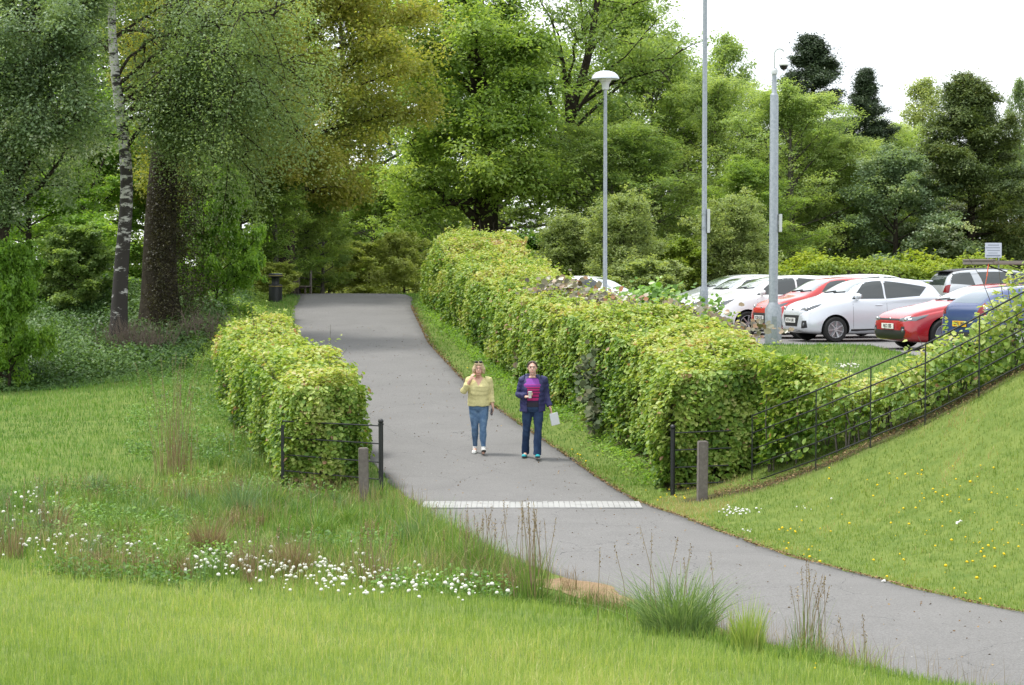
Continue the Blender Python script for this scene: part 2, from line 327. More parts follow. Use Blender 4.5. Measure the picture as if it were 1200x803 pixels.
def tubes(name, polys, k=5):
    """polys: list of (pts (m,3), radii (m,)) -> one smooth mesh."""
    Vs = []; Fs = []; off = 0; th = np.arange(k)*2*math.pi/k; c = np.cos(th)[None, :, None]; s = np.sin(th)[None, :, None]
    for P, r in polys:
        P = np.asarray(P, float); r = np.asarray(r, float); m = len(P); d = unit(np.gradient(P, axis=0)); ref = np.array([0, 0, 1.]) if abs(d[:, 2].mean()) < .8 else np.array([1., 0, 0])
        X = unit(np.cross(d, ref)); Yv = np.cross(d, X)
        Vs.append((P[:, None, :]+(X[:, None, :]*c+Yv[:, None, :]*s)*r[:, None, None]).reshape(-1, 3))
        i = (np.arange(m-1)[:, None]*k+np.arange(k)[None, :]); j = (np.arange(m-1)[:, None]*k+(np.arange(k)[None, :]+1) % k)
        Fs.append(np.stack([i, j, j+k, i+k], -1).reshape(-1, 4)+off); off += m*k
    return npmesh(name, np.concatenate(Vs), np.concatenate(Fs), smooth=True)
def grass_mesh(name, Pt, H, Wd, Lean, T, rng, curve=.5):
    """bent blades: Pt (n,3) roots."""
    n = len(Pt); az = rng.uniform(0, 2*math.pi, n); D = np.c_[np.cos(az), np.sin(az), np.zeros(n)]; B = np.c_[-np.sin(az), np.cos(az), np.zeros(n)]
    # blades face the light from any side: width axis random against lean axis
    q = rng.uniform(0, math.pi, n)[:, None]; Wv = (B*np.cos(q)+D*np.sin(q)*.6)*Wd[:, None]*.5
    H_ = H[:, None]; Ln = (Lean*H)[:, None]; up = np.array([[0, 0, 1.]])
    V = np.empty((n, 5, 3)); mid = Pt+up*H_*.55+D*Ln*.3; tip = Pt+up*H_*(1-.25*np.abs(Lean[:, None]))+D*Ln*(1+curve*.3)
    V[:, 0] = Pt-Wv; V[:, 1] = Pt+Wv; V[:, 2] = mid+Wv*.8; V[:, 3] = mid-Wv*.8; V[:, 4] = tip
    V[:, :2, 2] -= .01
    o = (np.arange(n)*5)[:, None]; Fc = np.concatenate([o+[0, 1, 2], o+[0, 2, 3], o+[3, 2, 4]], 1).reshape(-1, 3)
    return npmesh(name, V.reshape(-1, 3), Fc, tint=np.repeat(T, 3))

# leaf materials (many colours raised to offset self-shadowing in dense crowns)
LM = {
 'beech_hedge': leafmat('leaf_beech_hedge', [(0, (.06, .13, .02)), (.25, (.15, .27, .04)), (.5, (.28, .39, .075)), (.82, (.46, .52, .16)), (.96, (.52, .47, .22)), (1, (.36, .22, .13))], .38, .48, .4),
 'beech': leafmat('leaf_beech', [(0, (.14, .24, .05)), (.5, (.25, .38, .085)), (1, (.37, .48, .13))], .55),
 'beech_light': leafmat('leaf_beech_light', [(0, (.20, .31, .09)), (.5, (.31, .43, .14)), (1, (.43, .53, .22))], .55),
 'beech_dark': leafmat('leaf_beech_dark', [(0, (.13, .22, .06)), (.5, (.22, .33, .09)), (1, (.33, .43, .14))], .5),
 'oak_gold': leafmat('leaf_oak_gold', [(0, (.15, .20, .04)), (.45, (.29, .33, .065)), (.8, (.40, .42, .10)), (1, (.43, .40, .12))], .5),
 'sycamore': leafmat('leaf_sycamore', [(0, (.11, .22, .03)), (.5, (.21, .38, .055)), (1, (.33, .49, .10))], .55),
 'birch': leafmat('leaf_birch', [(0, (.12, .19, .075)), (.5, (.22, .32, .135)), (1, (.34, .44, .22))], .5),
 'whitebeam': leafmat('leaf_whitebeam', [(0, (.12, .19, .095)), (.6, (.24, .34, .17)), (1, (.54, .60, .44))], .45),
 'conifer': leafmat('leaf_conifer', [(0, (.025, .045, .02)), (.6, (.05, .085, .035)), (1, (.09, .13, .05))], .15),
 'cypress': leafmat('leaf_cypress', [(0, (.06, .10, .03)), (.5, (.12, .17, .045)), (.85, (.17, .22, .05)), (1, (.24, .21, .06))], .3),
 'willow': leafmat('leaf_willow', [(0, (.22, .30, .10)), (.5, (.35, .43, .16)), (1, (.48, .54, .26))], .5),
 'shrub_yellow': leafmat('leaf_shrub', [(0, (.13, .21, .022)), (.5, (.26, .36, .045)), (1, (.42, .48, .09))], .45),
 'nettle': leafmat('leaf_nettle', [(0, (.045, .10, .028)), (.5, (.095, .185, .05)), (1, (.18, .29, .09))], .35),
 'copper': leafmat('leaf_copper', [(0, (.06, .05, .03)), (.4, (.13, .13, .07)), (.75, (.22, .16, .09)), (1, (.30, .13, .05))], .25, .35, .6),
 'laurel_pale': leafmat('leaf_laurel_pale', [(0, (.30, .38, .08)), (.5, (.50, .57, .18)), (1, (.60, .64, .28))], .5),
 'big_green': leafmat('leaf_big_green', [(0, (.07, .16, .018)), (.6, (.16, .33, .03)), (1, (.30, .45, .08))], .45, .35, .6),
}
M_bark = mat('bark_dark', (.022, .018, .013), .95, spec=.1, noise=((.065, .056, .04), 9, .35, .75), bump=1, bscale=18)
M_bark2 = mat('bark_grey', (.08, .072, .06), .9, spec=.1, noise=((.17, .155, .13), 6, .35, .75), bump=.8, bscale=22)
def birch_bark():
    m = mat('bark_birch', (.45, .44, .42), .7, spec=.3, bump=.7, bscale=25); n = m.node_tree; b = n.nodes['Principled BSDF']; t = [q for q in n.nodes if q.type == 'TEX_COORD'][0]
    mp = n.nodes.new('ShaderNodeMapping'); mp.inputs['Scale'].default_value = (1.6, 1.6, 4.5); z = n.nodes.new('ShaderNodeTexNoise'); z.inputs['Scale'].default_value = 1.3; z.inputs['Detail'].default_value = 7; z.inputs['Roughness'].default_value = .7
    r = n.nodes.new('ShaderNodeValToRGB'); r.color_ramp.elements[0].position = .50; r.color_ramp.elements[1].position = .56; r.color_ramp.elements[0].color = (.035, .03, .027, 1); r.color_ramp.elements[1].color = (.46, .45, .43, 1)
    sx = n.nodes.new('ShaderNodeSeparateXYZ'); ad = n.nodes.new('ShaderNodeMath'); ad.operation = 'MULTIPLY_ADD'; ad.inputs[1].default_value = .020; 
    n.links.new(t.outputs['Object'], mp.inputs[0]); n.links.new(mp.outputs[0], z.inputs['Vector']); n.links.new(t.outputs['Object'], sx.inputs[0]); n.links.new(sx.outputs['Z'], ad.inputs[0]); n.links.new(z.outputs['Fac'], ad.inputs[2])
    su = n.nodes.new('ShaderNodeMath'); su.operation = 'SUBTRACT'; su.inputs[1].default_value = .095; n.links.new(ad.outputs[0], su.inputs[0])
    n.links.new(su.outputs[0], r.inputs[0]); n.links.new(r.outputs[0], b.inputs['Base Color']); return m
M_birch = birch_bark()

def skeleton(rng, H, Rad, cb, tr, nl=18, trunk=None, elev=(15, 65), bend=0, sub=6, wob=.03, env=None, top=.93, twig=5, fork=0):
    """trunk and limb tubes and the twig points the leaves hang from."""
    polys = []; A = []; D = []
    if trunk is None:
        t = np.linspace(0, 1, 12); ph = rng.uniform(0, 6, 4)
        P = np.c_[np.sin(t*4+ph[0])*wob*H*t, np.sin(t*3.3+ph[1])*wob*H*t, t*H*top]
    else:
        T = np.array(trunk, float); k = np.linspace(0, len(T)-1, 14); P = np.stack([np.interp(k, np.arange(len(T)), T[:, j]) for j in range(3)], -1); t = np.linspace(0, 1, 14)
    rad = tr*((1-t)**.8*.93+.05); rad[0] *= 1.35; rad[1] *= 1.05
    polys.append((P, rad))
    if env is None: env = lambda u: np.clip(1.05*(1-np.clip(u,0,1)**2.6)**.6*(.72+.28*np.clip(u*3,0,1)), .34, 1.1)
    for i in range(nl):
        u = ((i+rng.uniform(.1, .9))/nl)**.85; h = cb+(1-cb)*u*.98
        b = np.array([np.interp(h*1.0, t, P[:, j]) for j in range(3)]); r0 = np.interp(h, t, rad)*.42
        az = i*2.4+rng.normal()*.35; Ln = max(.2, Rad*env(u)*rng.uniform(.8, 1.12)); el = R(elev[0]+(elev[1]-elev[0])*u+rng.normal()*7)
        s = np.linspace(0, 1, 8); d0 = np.array([math.cos(az)*math.cos(el), math.sin(az)*math.cos(el), math.sin(el)]); side = np.array([-math.sin(az), math.cos(az), 0])
        Q = b+d0*Ln*s[:, None]+np.array([0, 0, 1.])*(bend*Ln*(s**2)[:, None])+side*(np.sin(s*3+rng.uniform(0, 6))*.07*Ln)[:, None]*s[:, None]
        Q += rng.normal(size=Q.shape)*.015*Ln*s[:, None]
        polys.append((Q, np.maximum(r0*(1-s*.88), .012)))
        for j in range(sub):
            v = .22+.78*(j+rng.uniform(.2, .8))/sub; b2 = np.array([np.interp(v, s, Q[:, q]) for q in range(3)])
            a2 = az+(1 if j % 2 else -1)*rng.uniform(.45, 1.15); e2 = el*.6+rng.normal()*.38; l2 = Ln*(1-v*.62)*rng.uniform(.35, .55)
            d2 = np.array([math.cos(a2)*math.cos(e2), math.sin(a2)*math.cos(e2), math.sin(e2)]); s2 = np.linspace(0, 1, 5)
            Q2 = b2+d2*l2*s2[:, None]+np.array([0, 0, 1.])*(bend*l2*(s2**2)[:, None])+rng.normal(size=(5, 3))*.03*l2*s2[:, None]
            polys.append((Q2, np.maximum(r0*.35*(1-s2*.85)*(1-v*.4), .008)))
            for w_ in np.linspace(.25, 1, twig):
                p = np.array([np.interp(w_, s2, Q2[:, q]) for q in range(3)]); ll = .12*Ln*rng.uniform(.2, 1)
                A.append(p+rng.normal(size=3)*ll*np.array([1, 1, .5])); D.append(d2)
        A.append(Q[-1]); D.append(d0)
    return polys, np.array(A), np.array(D), P
def crown(name, rng, A, D, per, rs, ls, flat=.3, tiltn=.6, asp=.6, droop=0, tv=.18):
    n = len(A); k = rng.poisson(per, n); I = np.repeat(np.arange(n), k); m = len(I)
    sc = rng.uniform(.45, 1.25, n)[I]*rs*.82; off = rng.normal(size=(m, 3))*sc[:, None]*.5
    # spray lies in a tilted plane through its twig
    Nn = unit(np.c_[rng.normal(size=(n, 2))*.45, np.ones(n)])[I]
    off -= Nn*(off*Nn).sum(1, keepdims=True)*(1-flat)
    C = A[I]+off; 
    if droop: C[:, 2] -= droop*np.abs(rng.normal(size=m))
    N = unit(Nn+unit(off)*.35)+rng.normal(size=(m, 3))*tiltn*.6; S = ls*rng.uniform(.6, 1.25, m)
    big = fnoise(A[:, 0], A[:, 1], A[:, 2], 5, .55)*.13
    T = np.clip((rng.uniform(.1, .9, n)*.7+.15+big)[I]+rng.normal(size=m)*tv*.8, 0, 1)
    dirs = unit(off)*.8+rng.normal(size=(m, 3))*.7
    if droop: dirs[:, 2] -= 1.2
    return leaves(name, C, N, S, T, rng, asp, dirs)
PROTO = {}
def proto(key, seed, H, Rad, cb, tr, per, rs, ls, lm, bark=None, flat=.3, tiltn=.6, asp=.6, droop=0, tv=.18, **kw):
    rng = np.random.RandomState(seed); polys, A, D, P = skeleton(rng, H, Rad, cb, tr, **kw)
    tm = tubes('trunk', polys, 6); cm = crown('crown', rng, A, D, per, rs, ls, flat, tiltn, asp, droop, tv)
    tm.materials.append(bark or M_bark); cm.materials.append(LM[lm]); PROTO[key] = (tm, cm, H, Rad); return A, P
def tree(key, name, label, cat, px, Yd, hpx=None, H=None, wpx=None, lm=None, rz=0, group=None, z=None, loc=None, parts=('trunk', 'crown')):
    """stand a copy of a kind at photo column px, depth Yd; its top reaches photo row hpx."""
    tm, cm, H0, R0 = PROTO[key]
    x = (px-600)/F*Yd if loc is None else loc; zz = hz(x, Yd)-.05 if z is None else z
    if H is None: H = at(px, hpx, Yd).z-zz
    s = H/H0; sx = s if wpx is None else (wpx/F*Yd/2)/R0
    t = thing(name, label, cat, (x, Yd, zz), rz, group); t.scale = (sx, sx, s)
    a = link(parts[0], tm, None, t); b = link(parts[1], cm, None, t)
    if lm: b.material_slots[0].link = 'OBJECT'; b.material_slots[0].material = LM[lm]
    return t
proto('beech', 1, 18, 6, .10, .42, 32, .85, .17, 'beech', M_bark2, nl=38, elev=(4, 66), bend=.06, sub=10, flat=.32, tiltn=.6, twig=6)
proto('beech_wide', 2, 20, 8, .08, .5, 40, .95, .18, 'beech', M_bark2, nl=40, elev=(4, 66), bend=.08, sub=10, flat=.32, tiltn=.6, twig=6)
proto('beech_young', 3, 10, 3.6, .05, .2, 46, .65, .15, 'beech_light', M_bark2, nl=26, elev=(12, 70), bend=.06, sub=7, flat=.3)
proto('oak', 4, 18, 6.5, .27, .45, 74, 1.1, .19, 'oak_gold', M_bark, nl=30, elev=(0, 60), bend=-.05, sub=9, flat=.75, tiltn=1, tv=.25, wob=.04)
proto('airy', 5, 14, 3.4, .2, .16, 24, .6, .15, 'beech_light', M_bark2, nl=26, elev=(25, 72), bend=.05, sub=6, flat=.6, tiltn=.9)
_cr = np.random.RandomState(9)
con_env = lambda u: (1.05*(1-u)**.7+.03)*_cr.uniform(.65, 1.2)
proto('pine', 6, 18, 3.4, .10, .3, 60, .6, .2, 'conifer', M_bark, nl=60, elev=(-8, 25), bend=.05, sub=7, flat=.6, tiltn=.9, asp=.28, env=con_env, top=.99, wob=.006)
proto('cypress', 7, 15, 4.4, .04, .32, 66, .8, .2, 'cypress', M_bark, nl=60, elev=(0, 45), bend=.05, sub=9, flat=.35, tiltn=.6, asp=.35, env=lambda u: np.clip(1.02*(1-u**2)**.8, .10, 1)*_cr.uniform(.88, 1.1), top=.98, wob=.01)
proto('broad', 8, 12, 4.6, .05, .3, 52, .75, .17, 'sycamore', M_bark, nl=28, elev=(5, 65), bend=.0, sub=8, flat=.45, tiltn=.7, asp=.85)
proto('shrub', 9, 3, 1.9, .02, .07, 50, .28, .10, 'sycamore', M_bark, nl=26, elev=(5, 75), bend=.0, sub=7, flat=.5, tiltn=.7, asp=.85, top=.85)
proto('willow_shrub', 10, 3, 1.7, .0, .06, 30, .22, .10, 'willow', M_bark, nl=46, elev=(40, 84), bend=.1, sub=8, flat=.9, tiltn=1, asp=.35, top=.7, env=lambda u: .85+.3*u)
# ------------------------------------------------------------ street furniture of the car park
M_galv = mat('galvanised_steel', (.24, .27, .30), .5, .4, noise=((.35, .38, .41), 18, .35, .7), bump=.1)
M_galv_l = mat('light_grey_paint', (.55, .57, .58), .45, .1)
M_white = mat('white_plastic', (.75, .76, .77), .4)
M_blackp = mat('black_paint', (.012, .014, .016), .4, noise=((.035, .033, .03), 30, .5, .8))
M_smoke = mat('smoked_dome', (.01, .01, .012), .1)
M_wood = mat('weathered_wood', (.10, .085, .078), .85, noise=((.20, .175, .16), 12, .3, .75), bump=.6, bscale=35)
M_woodp = mat('bench_wood', (.07, .055, .045), .85, noise=((.13, .105, .085), 10, .3, .75), bump=.5)
def ground_z(x, y): return hz(x, y)
# lamp with a shallow dome
p = at(709, 330, 55); zt = at(709, 83, 55).z; z0 = 1.97
t = thing('dome_lamp_post', 'slim grey lamp post topped by a shallow silver dome, rising behind the long hedge', 'lamp post', (p.x, 55, z0), group='posts at the car park')
Hh = zt-z0
Geo().tube([(0, 0, 0), (0, 0, .9), (0, 0, .95), (0, 0, Hh-.45)], [.085, .085, .06, .045], 16).obj('pole', M_galv, t, True)
Geo().lathe([(.05, Hh-.52), (.09, Hh-.5), (.1, Hh-.36), (.14, Hh-.3), (.06, Hh-.28)], 20).obj('lamp_holder', M_galv_l, t, True)
Geo().lathe([(.13, Hh-.30), (.16, Hh-.28), (.17, Hh-.2), (.15, Hh-.17)], 20).obj('lamp_glass', mat('lamp_glass', (.6, .6, .58), .15), t, True)
Geo().lathe([(.36, Hh-.215), (.375, Hh-.22), (.37, Hh-.19), (.33, Hh-.12), (.25, Hh-.05), (.13, Hh-.01), (.02, Hh)], 32).obj('dome_shade', mat('dome_silver', (.6, .64, .70), .3, .3), t, True, angle=60)
# tall plain pole
p = at(825, 360, 48)
t = thing('tall_pole', 'tall thin grey steel pole running out of the top of the picture', 'pole', (p.x, 48, 1.97), group='posts at the car park')
Geo().tube([(0, 0, 0), (0, 0, 1.0), (0, 0, 1.22), (0, 0, 1.3), (0, 0, 9.8)], [.105, .105, .095, .062, .05], 16).obj('pole', M_galv, t, True)
zb = at(829, 273, 48).z-1.97; zt_ = at(829, 245, 48).z-1.97
g = Geo().box((.095, 0, (zb+zt_)/2), (.07, .16, zt_-zb)); g.obj('notice_box', M_galv_l, t, bevel=.008)
for q in (zb+.1, zt_-.14): Geo().tube([(0, 0, q), (0, 0, q+.04)], .066, 16).obj('bracket', M_galv, t, True)
Geo().tube([(0, 0, 9.8), (0, 0, 9.9), (0, -.5, 10.1)], [.05, .045, .035], 10).box((0, -.75, 10.1), (.26, .6, .12)).obj('lantern', M_galv_l, t, bevel=.01)
# camera column
p = at(906, 397, 45.2); z0 = 1.93; zz = lambda py: at(906, py, 45.2).z-z0
t = thing('camera_column', 'stout grey steel column with a hooked arm holding a domed security camera', 'camera column', (p.x, 45.2, z0), group='posts at the car park')
g = Geo(); g.lathe([(.185, 0), (.185, zz(362)), (.104, zz(355)), (.101, zz(354)), (.092, zz(112)), (.08, zz(110.5)), (.055, zz(109)), (.048, zz(88)), (.05, zz(80))], 12); g.obj('column', M_galv, t, True)
Geo().lathe([(.03, zz(88)), (.07, zz(87)), (.075, zz(83)), (.06, zz(81)), (.03, zz(80))], 16).obj('collar', M_galv_l, t, True)
za = zz(63); arc = [(0, 0, zz(82)), (0, 0, za-.12)]+[(.11-.11*math.cos(a), 0, za+.11*math.sin(a)) for a in np.linspace(0, math.pi*.86, 9)]
Geo().tube(arc, .02, 10).obj('hooked_arm', M_galv_l, t, True)
cxm = .205; zc = zz(77)
cmo = Geo().lathe([(.03, zc+.17), (.045, zc+.14), (.08, zc+.11), (.10, zc+.05), (.11, zc+.02), (.10, zc)], 20, (cxm, 0, 0)).obj('camera_housing', M_white, t, True)
Geo().lathe([(.095, zc), (.085, zc-.04), (.06, zc-.08), (.02, zc-.10)], 20, (cxm, 0, 0)).obj('camera_dome', M_smoke, cmo, True)
zb = zz(272); zt_ = zz(251); Geo().box((.145, 0, (zb+zt_)/2), (.07, .14, zt_-zb)).box((.105, 0, (zb+zt_)/2), (.02, .06, .1)).obj('notice_box', M_galv_l, t, bevel=.008)
Geo().box((0, -.179, .45), (.11, .014, .5)).obj('access_door', M_galv, t, bevel=.004)
# sign behind the cars
p = at(1164, 302, 74); z0 = 1.97
t = thing('notice_sign', 'small pale grey notice board with dark lines of writing, above the white four-wheel drive', 'sign', (p.x, 74, z0))
zc = at(1164, 293.5, 74).z-z0
Geo().box((0, 0, zc), (.6, .03, .54)).obj('panel', mat('sign_panel', (.52, .56, .62), .5), t, bevel=.01)
g = Geo()
for k, (wd, h_) in enumerate([(.40, .03), (.5, .025), (.46, .025), (.34, .02), (.5, .05)]): g.box((-.02*(k % 2), -.018, zc+.19-k*.095), (wd, .006, h_))
g.obj('lettering', mat('sign_text', (.22, .25, .30), .6), t)
Geo().tube([(-.2, .03, 0), (-.2, .03, zc+.2)], .025, 8).tube([(.2, .03, 0), (.2, .03, zc+.2)], .025, 8).obj('post', M_galv, t, True)

# ------------------------------------------------------------ bin, bench, post by the top of the path
bx_, by_ = -7.85, 68.0; z0 = hz(bx_, by_)-.02
t = thing('litter_bin', 'black litter bin with a flared mushroom cap and thin gold bands beside the path crest', 'litter bin', (bx_, by_, z0)); t.location.z = at(323, 357, 68).z-.02
Geo().lathe([(.22, 0), (.235, .02), (.235, .06), (.225, .07), (.225, .60), (.235, .61), (.235, .66), (.20, .69), (.135, .70)], 28).obj('body', M_blackp, t, True)
Geo().lathe([(.135, .69), (.13, .72), (.13, .90), (.15, .93)], 24).obj('neck', M_blackp, t, True)
Geo().lathe([(.12, .90), (.22, .92), (.255, .95), (.255, 1.0), (.22, 1.035), (.19, 1.04), (.17, 1.02), (.02, 1.0)], 28).obj('cap', M_blackp, t, True)
mg = mat('gold_band', (.35, .27, .08), .4, .4)
Geo().lathe([(.2375, .62), (.238, .622), (.238, .634), (.2375, .636)], 28).obj('gold_band', mg, t, True); Geo().lathe([(.258, .972), (.259, .974), (.259, .986), (.258, .988)], 28).obj('gold_band', mg, t, True)
Geo().lathe([(.19, 1.041), (.2, 1.046), (.21, 1.046), (.215, 1.038)], 28).obj('stub_plate', M_galv, t, True)
x0, y0 = (355-600)/F*72.5, 72.5; z0 = hz(x0, y0)
t = thing('park_bench', 'brown wooden bench seen end-on beyond the black litter bin', 'bench', (x0, y0, z0-.02), R(-4)); t.scale = (.8, .9, .74)
for s in (-.6, .6):
    Geo().bar((.22, s, 0), (.22, s, .42), .07).obj('leg', M_woodp, t, bevel=.005); Geo().bar((-.24, s, 0), (-.27, s, .44), .07).obj('leg', M_woodp, t, bevel=.005)
Geo().box((0, 0, .44), (.56, 1.5, .05)).box((0, .6, .38), (.5, .06, .08)).box((0, -.6, .38), (.5, .06, .08)).obj('seat', M_woodp, t, bevel=.006)
g = Geo(); 
for z_ in (.56, .70, .84): g.box((-.29-.02*(z_-.5), 0, z_), (.04, 1.5, .11))
for s in (-.6, .6): g.bar((-.32, s, .42), (-.345, s, .9), .05, .06)
g.obj('backrest', M_woodp, t, bevel=.005)
x0, y0 = (364-600)/F*76, 76.
t = tag(Geo().tube([(0, 0, -.1), (.01, 0, .9)], [.05, .045], 10).obj('timber_stake', M_wood, None, True, loc=(x0, y0, hz(x0, y0))), 'thin pale timber stake standing just beyond the bench', 'stake')

# ------------------------------------------------------------ railings, gateposts, wooden bollards
def post_xy(px, Yd): return (px-600)/F*Yd
def rail_group(name, label, cat, posts, rails, group=None):
    """posts: (kind, x, y, height, ground_z) ; rails: (pointA, pointB, r)"""
    x0, y0 = posts[0][1:3]; z0 = posts[0][4]; t = thing(name, label, cat, (x0, y0, z0), group=group)
    for kd, x, y, h_, gz in posts:
        g = Geo(); c = (x-x0, y-y0); b = gz-z0
        if kd == 'gate':
            g.tube([(c[0], c[1], b-.1), (c[0], c[1], b+h_)], .038, 12).ball((c[0], c[1], b+h_+.045), .045, 12, 8).tube([(c[0], c[1], b+h_-.01), (c[0], c[1], b+h_+.01)], .05, 12)
        elif kd == 'end': g.box((c[0], c[1], b+h_/2-.05), (.05, .05, h_+.1))
        else: g.box((c[0], c[1], b+h_/2-.1), (.014, .045, h_+.2))
        g.obj('post', M_blackp, t, kd == 'gate')
    for a, b_, r in rails: Geo().tube([(p[0]-x0, p[1]-y0, p[2]-z0) for p in (a, b_)], r, 8).obj('rail', M_blackp, t, True)
    return t
# left railing: short iron railing around the hedge end
def zat(py, Yd): return at(0, py, Yd).z
xl, xr = post_xy(330.5, 33.4), post_xy(446, 33.0); zr0 = zat(578, 33.0); zl0 = zat(566, 33.4)
rails = [((xl, 33.4, zl0+h_*.93), (xr, 33.0, zr0+h_), .011) for h_ in (1.09, .80, .50, .22)]
rail_group('iron_railing', 'black iron railing wrapped round the near end of the left hedge, with a ball-topped post', 'railing',
           [('gate', xr, 33.0, 1.12, zr0), ('end', xl, 33.4, .95, zl0)], rails)
xg = post_xy(789, 32.9); zg = zat(580, 32.9); xe = xg+.95
rails = [((xg, 32.9, zg+h_), (xe, 33.0, zg+h_+.03), .011) for h_ in (1.0, .72, .44, .17)]
rail_group('iron_railing', 'black iron gatepost with short rails running into the near end of the long right hedge', 'railing',
           [('gate', xg, 32.9, 1.05, zg)], rails)
# wooden bollards
for px, Yd, top, bot, tilt, lab in ((426, 32.3, 525, 592, -.5, 'grey-brown square wooden bollard beside the ball-topped railing post on the left verge'), (823.5, 32.0, 517, 590, .6, 'grey-brown square wooden bollard in front of the near end of the long right hedge')):
    x = post_xy(px, Yd); zb = zat(bot, Yd); zt_ = zat(top, Yd)
    o = Geo().box((0, 0, (zt_-zb)/2-.1), (.15, .15, zt_-zb+.2)).obj('wooden_bollard', M_wood, None, bevel=.012, loc=(x, Yd, zb)); o.rotation_euler = (0, R(tilt), R(8)); tag(o, lab, 'bollard', 'wooden bollards either side of the path')
# estate fence up the bank
fp = [(882, 32.5, 574), (957, 31.3, 548), (1021, 30.9, 522), (1085, 30.55, 496), (1148, 30.2, 464), (1212, 29.9, 430), (1276, 29.7, 398)]
posts = []; 
for i, (px, Yd, pb) in enumerate(fp):
    x = post_xy(px, Yd); posts.append(('std', x, Yd, 1.2, zat(pb, Yd)))
rails = []
for a, b_ in zip(posts[:-1], posts[1:]):
    for h_ in (1.18, .90, .64, .38, .12): rails.append(((a[1], a[2], a[4]+h_), (b_[1], b_[2], b_[4]+h_), .013 if h_ > 1.1 else .011))
rail_group('estate_fence', 'long black iron fence of five rails climbing the grassy bank on the right', 'fence', posts, rails)

